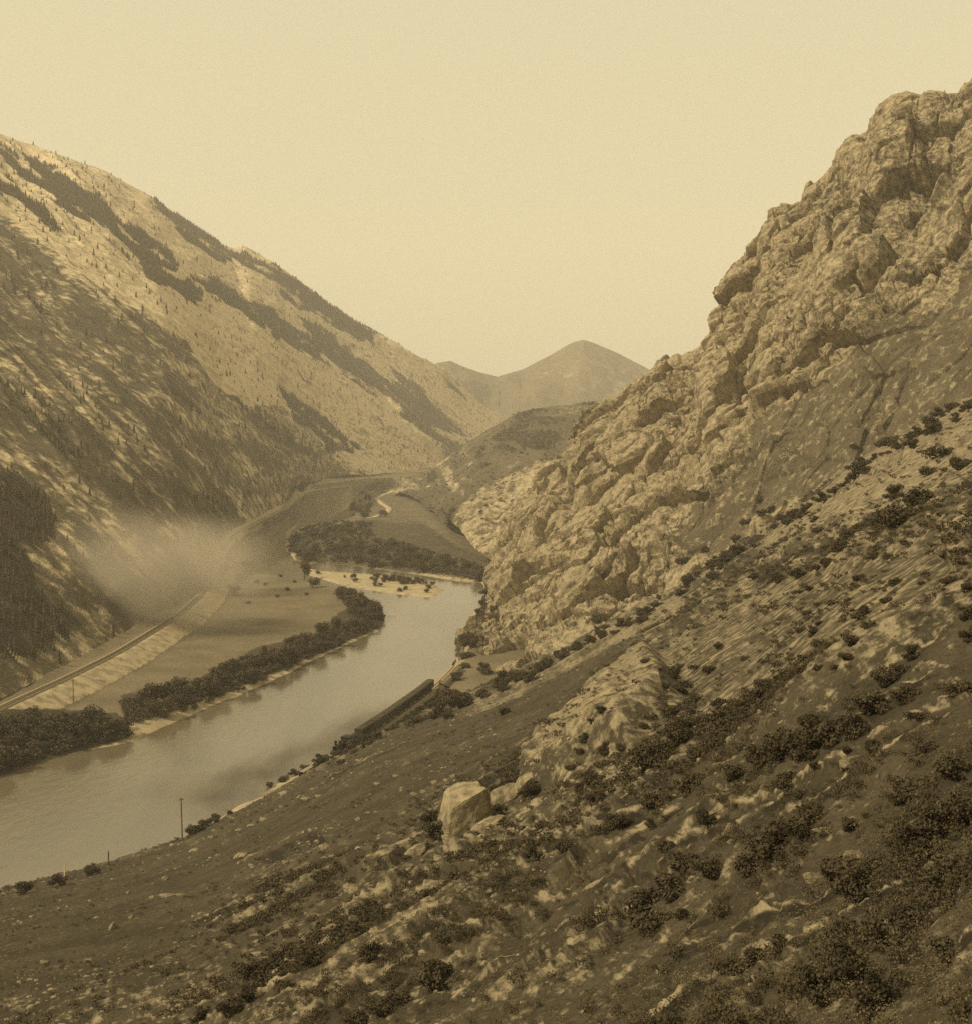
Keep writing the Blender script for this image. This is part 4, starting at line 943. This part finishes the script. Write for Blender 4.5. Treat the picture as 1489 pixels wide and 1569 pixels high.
under([SH(T1, 12), SH(T2, 10), T2b], 650, 1.8, 4.4, 'dense dark undergrowth between the trees of the far bank', 41)
under([T3], 900, 2.5, 5.5, 'dense dark undergrowth of the grove beyond the island', 42)
# timber on the far mountain
def conemesh():
    V = []; Fc = []
    for k, (z0, z1, r) in enumerate(((.12, .5, .20), (.36, .75, .155), (.6, 1.0, .10))):
        b0 = len(V); V += [(r * math.cos(6.2832 * q / 6 + k), r * math.sin(6.2832 * q / 6 + k), z0) for q in range(6)] + [(0, 0, z1)]
        Fc += [(b0 + q, b0 + (q + 1) % 6, b0 + 6) for q in range(6)]
    return V, Fc
cv_, cf_ = conemesh()
Pm, vm, tm = MOUNT
wt = (sstep(.35, .7, vm) + .008) * sstep(0, 2500, Pm[..., 1])
q, idx = pick(Pm, wt, 30000, g, -150, 800, 1100)
sz = (5 + 7 * g.random(len(q))) * np.clip(q[:, 1] / 1400, .6, .9); q[:, 2] -= 1
scatter('mountain_timber', cv_, cf_, q, sz, M['pine'], 11, 'bands of dark conifer timber on the far mountain side', 'forest')
Ph, rh, vh = HILL
q, idx = pick(Ph, sstep(.2, .8, vh) + .03, 1500, g, 560, 1000, 900)
sz = (3 + 4 * g.random(len(q)))
scatter('hill_scrub', tv, tf, q, sz, M['leaf'], 13, 'dark scrub dotted over the middle hill', 'scrub')

# ------------------------------------------------------------------ smoke
def smoke(name, u, v, Y, wpx, hpx, deep, dens, colr, label, scale=2.2, rot=0.0, absorb=None):
    import bmesh
    bm = bmesh.new(); bmesh.ops.create_icosphere(bm, subdivisions=3, radius=1)
    me = bpy.data.meshes.new(name); bm.to_mesh(me); bm.free()
    t = NT(name); tc = t.n('ShaderNodeTexCoord').outputs['Object']
    ln = t.n('ShaderNodeVectorMath', operation='LENGTH')
    nv = t.n('ShaderNodeTexNoise'); nv.inputs['Scale'].default_value = scale; nv.inputs['Detail'].default_value = 4; t.l(tc, nv.inputs['Vector'])
    t.l(tc, ln.inputs[0])
    dn = t.math('MULTIPLY', t.ramp(ln.outputs['Value'], .05, .97, 1, 0), t.ramp(nv.outputs['Fac'], .28, .68, .08, 1))
    pv_ = t.n('ShaderNodeVolumePrincipled'); pv_.inputs['Color'].default_value = colr
    t.l(t.math('MULTIPLY', dn, dens), pv_.inputs['Density']); t.l(pv_.outputs[0], t.out.inputs['Volume'])
    me.materials.append(t.m)
    o = link(name, me); c = world(u, v, Y); o.location = tuple(c); o.scale = (wpx / F * Y / 2, deep, hpx / F * Y / 2); o.rotation_euler = (0, rot, 0)
    return tag(o, label, 'smoke', kind='stuff')
smoke('smoke_cloud', 235, 885, 610, 430, 270, 34, .085, tone(.80, .6), 'pale smoke cloud drifting over the railway across the river', 1.6, .15)
smoke('smoke_trail', 330, 862, 740, 240, 190, 34, .045, tone(.80, .6), 'thin pale smoke over the far track bend', 1.6)
smoke('bank_smoke', 350, 1205, 345, 210, 96, 9, 0.15, tone(.17, 1), 'dark smoke drifting low over the near bank behind the tall pole', 2.2, -.3)
smoke('bank_smoke', 430, 1172, 368, 230, 84, 9, 0.14, tone(.17, 1), 'brown smoke over the water along the middle of the near bank', 2.6, -.4)
smoke('bank_smoke', 535, 1120, 400, 220, 66, 9, 0.13, tone(.18, 1), 'thin smoke trailing above the bushes of the near bank', 2.8, -.5)
smoke('bank_smoke', 270, 1130, 380, 160, 130, 14, .035, tone(.18, 1), 'faint wide haze of smoke over the middle of the river', 1.4, .6)

# ------------------------------------------------------------------ haze
import bmesh
bm = bmesh.new(); bmesh.ops.create_cube(bm, size=1)
me = bpy.data.meshes.new('haze'); bm.to_mesh(me); bm.free()
t = NT('haze'); pv_ = t.n('ShaderNodeVolumePrincipled'); pv_.inputs['Color'].default_value = tone(.98, .35); pv_.inputs['Density'].default_value = 0.00013
t.l(pv_.outputs[0], t.out.inputs['Volume']); me.materials.append(t.m)
hz = link('haze', me); hz.scale = (18400, 18400, 1504); hz.location = (0, 0, 748); tag(hz, 'pale haze filling the valley', kind='stuff')
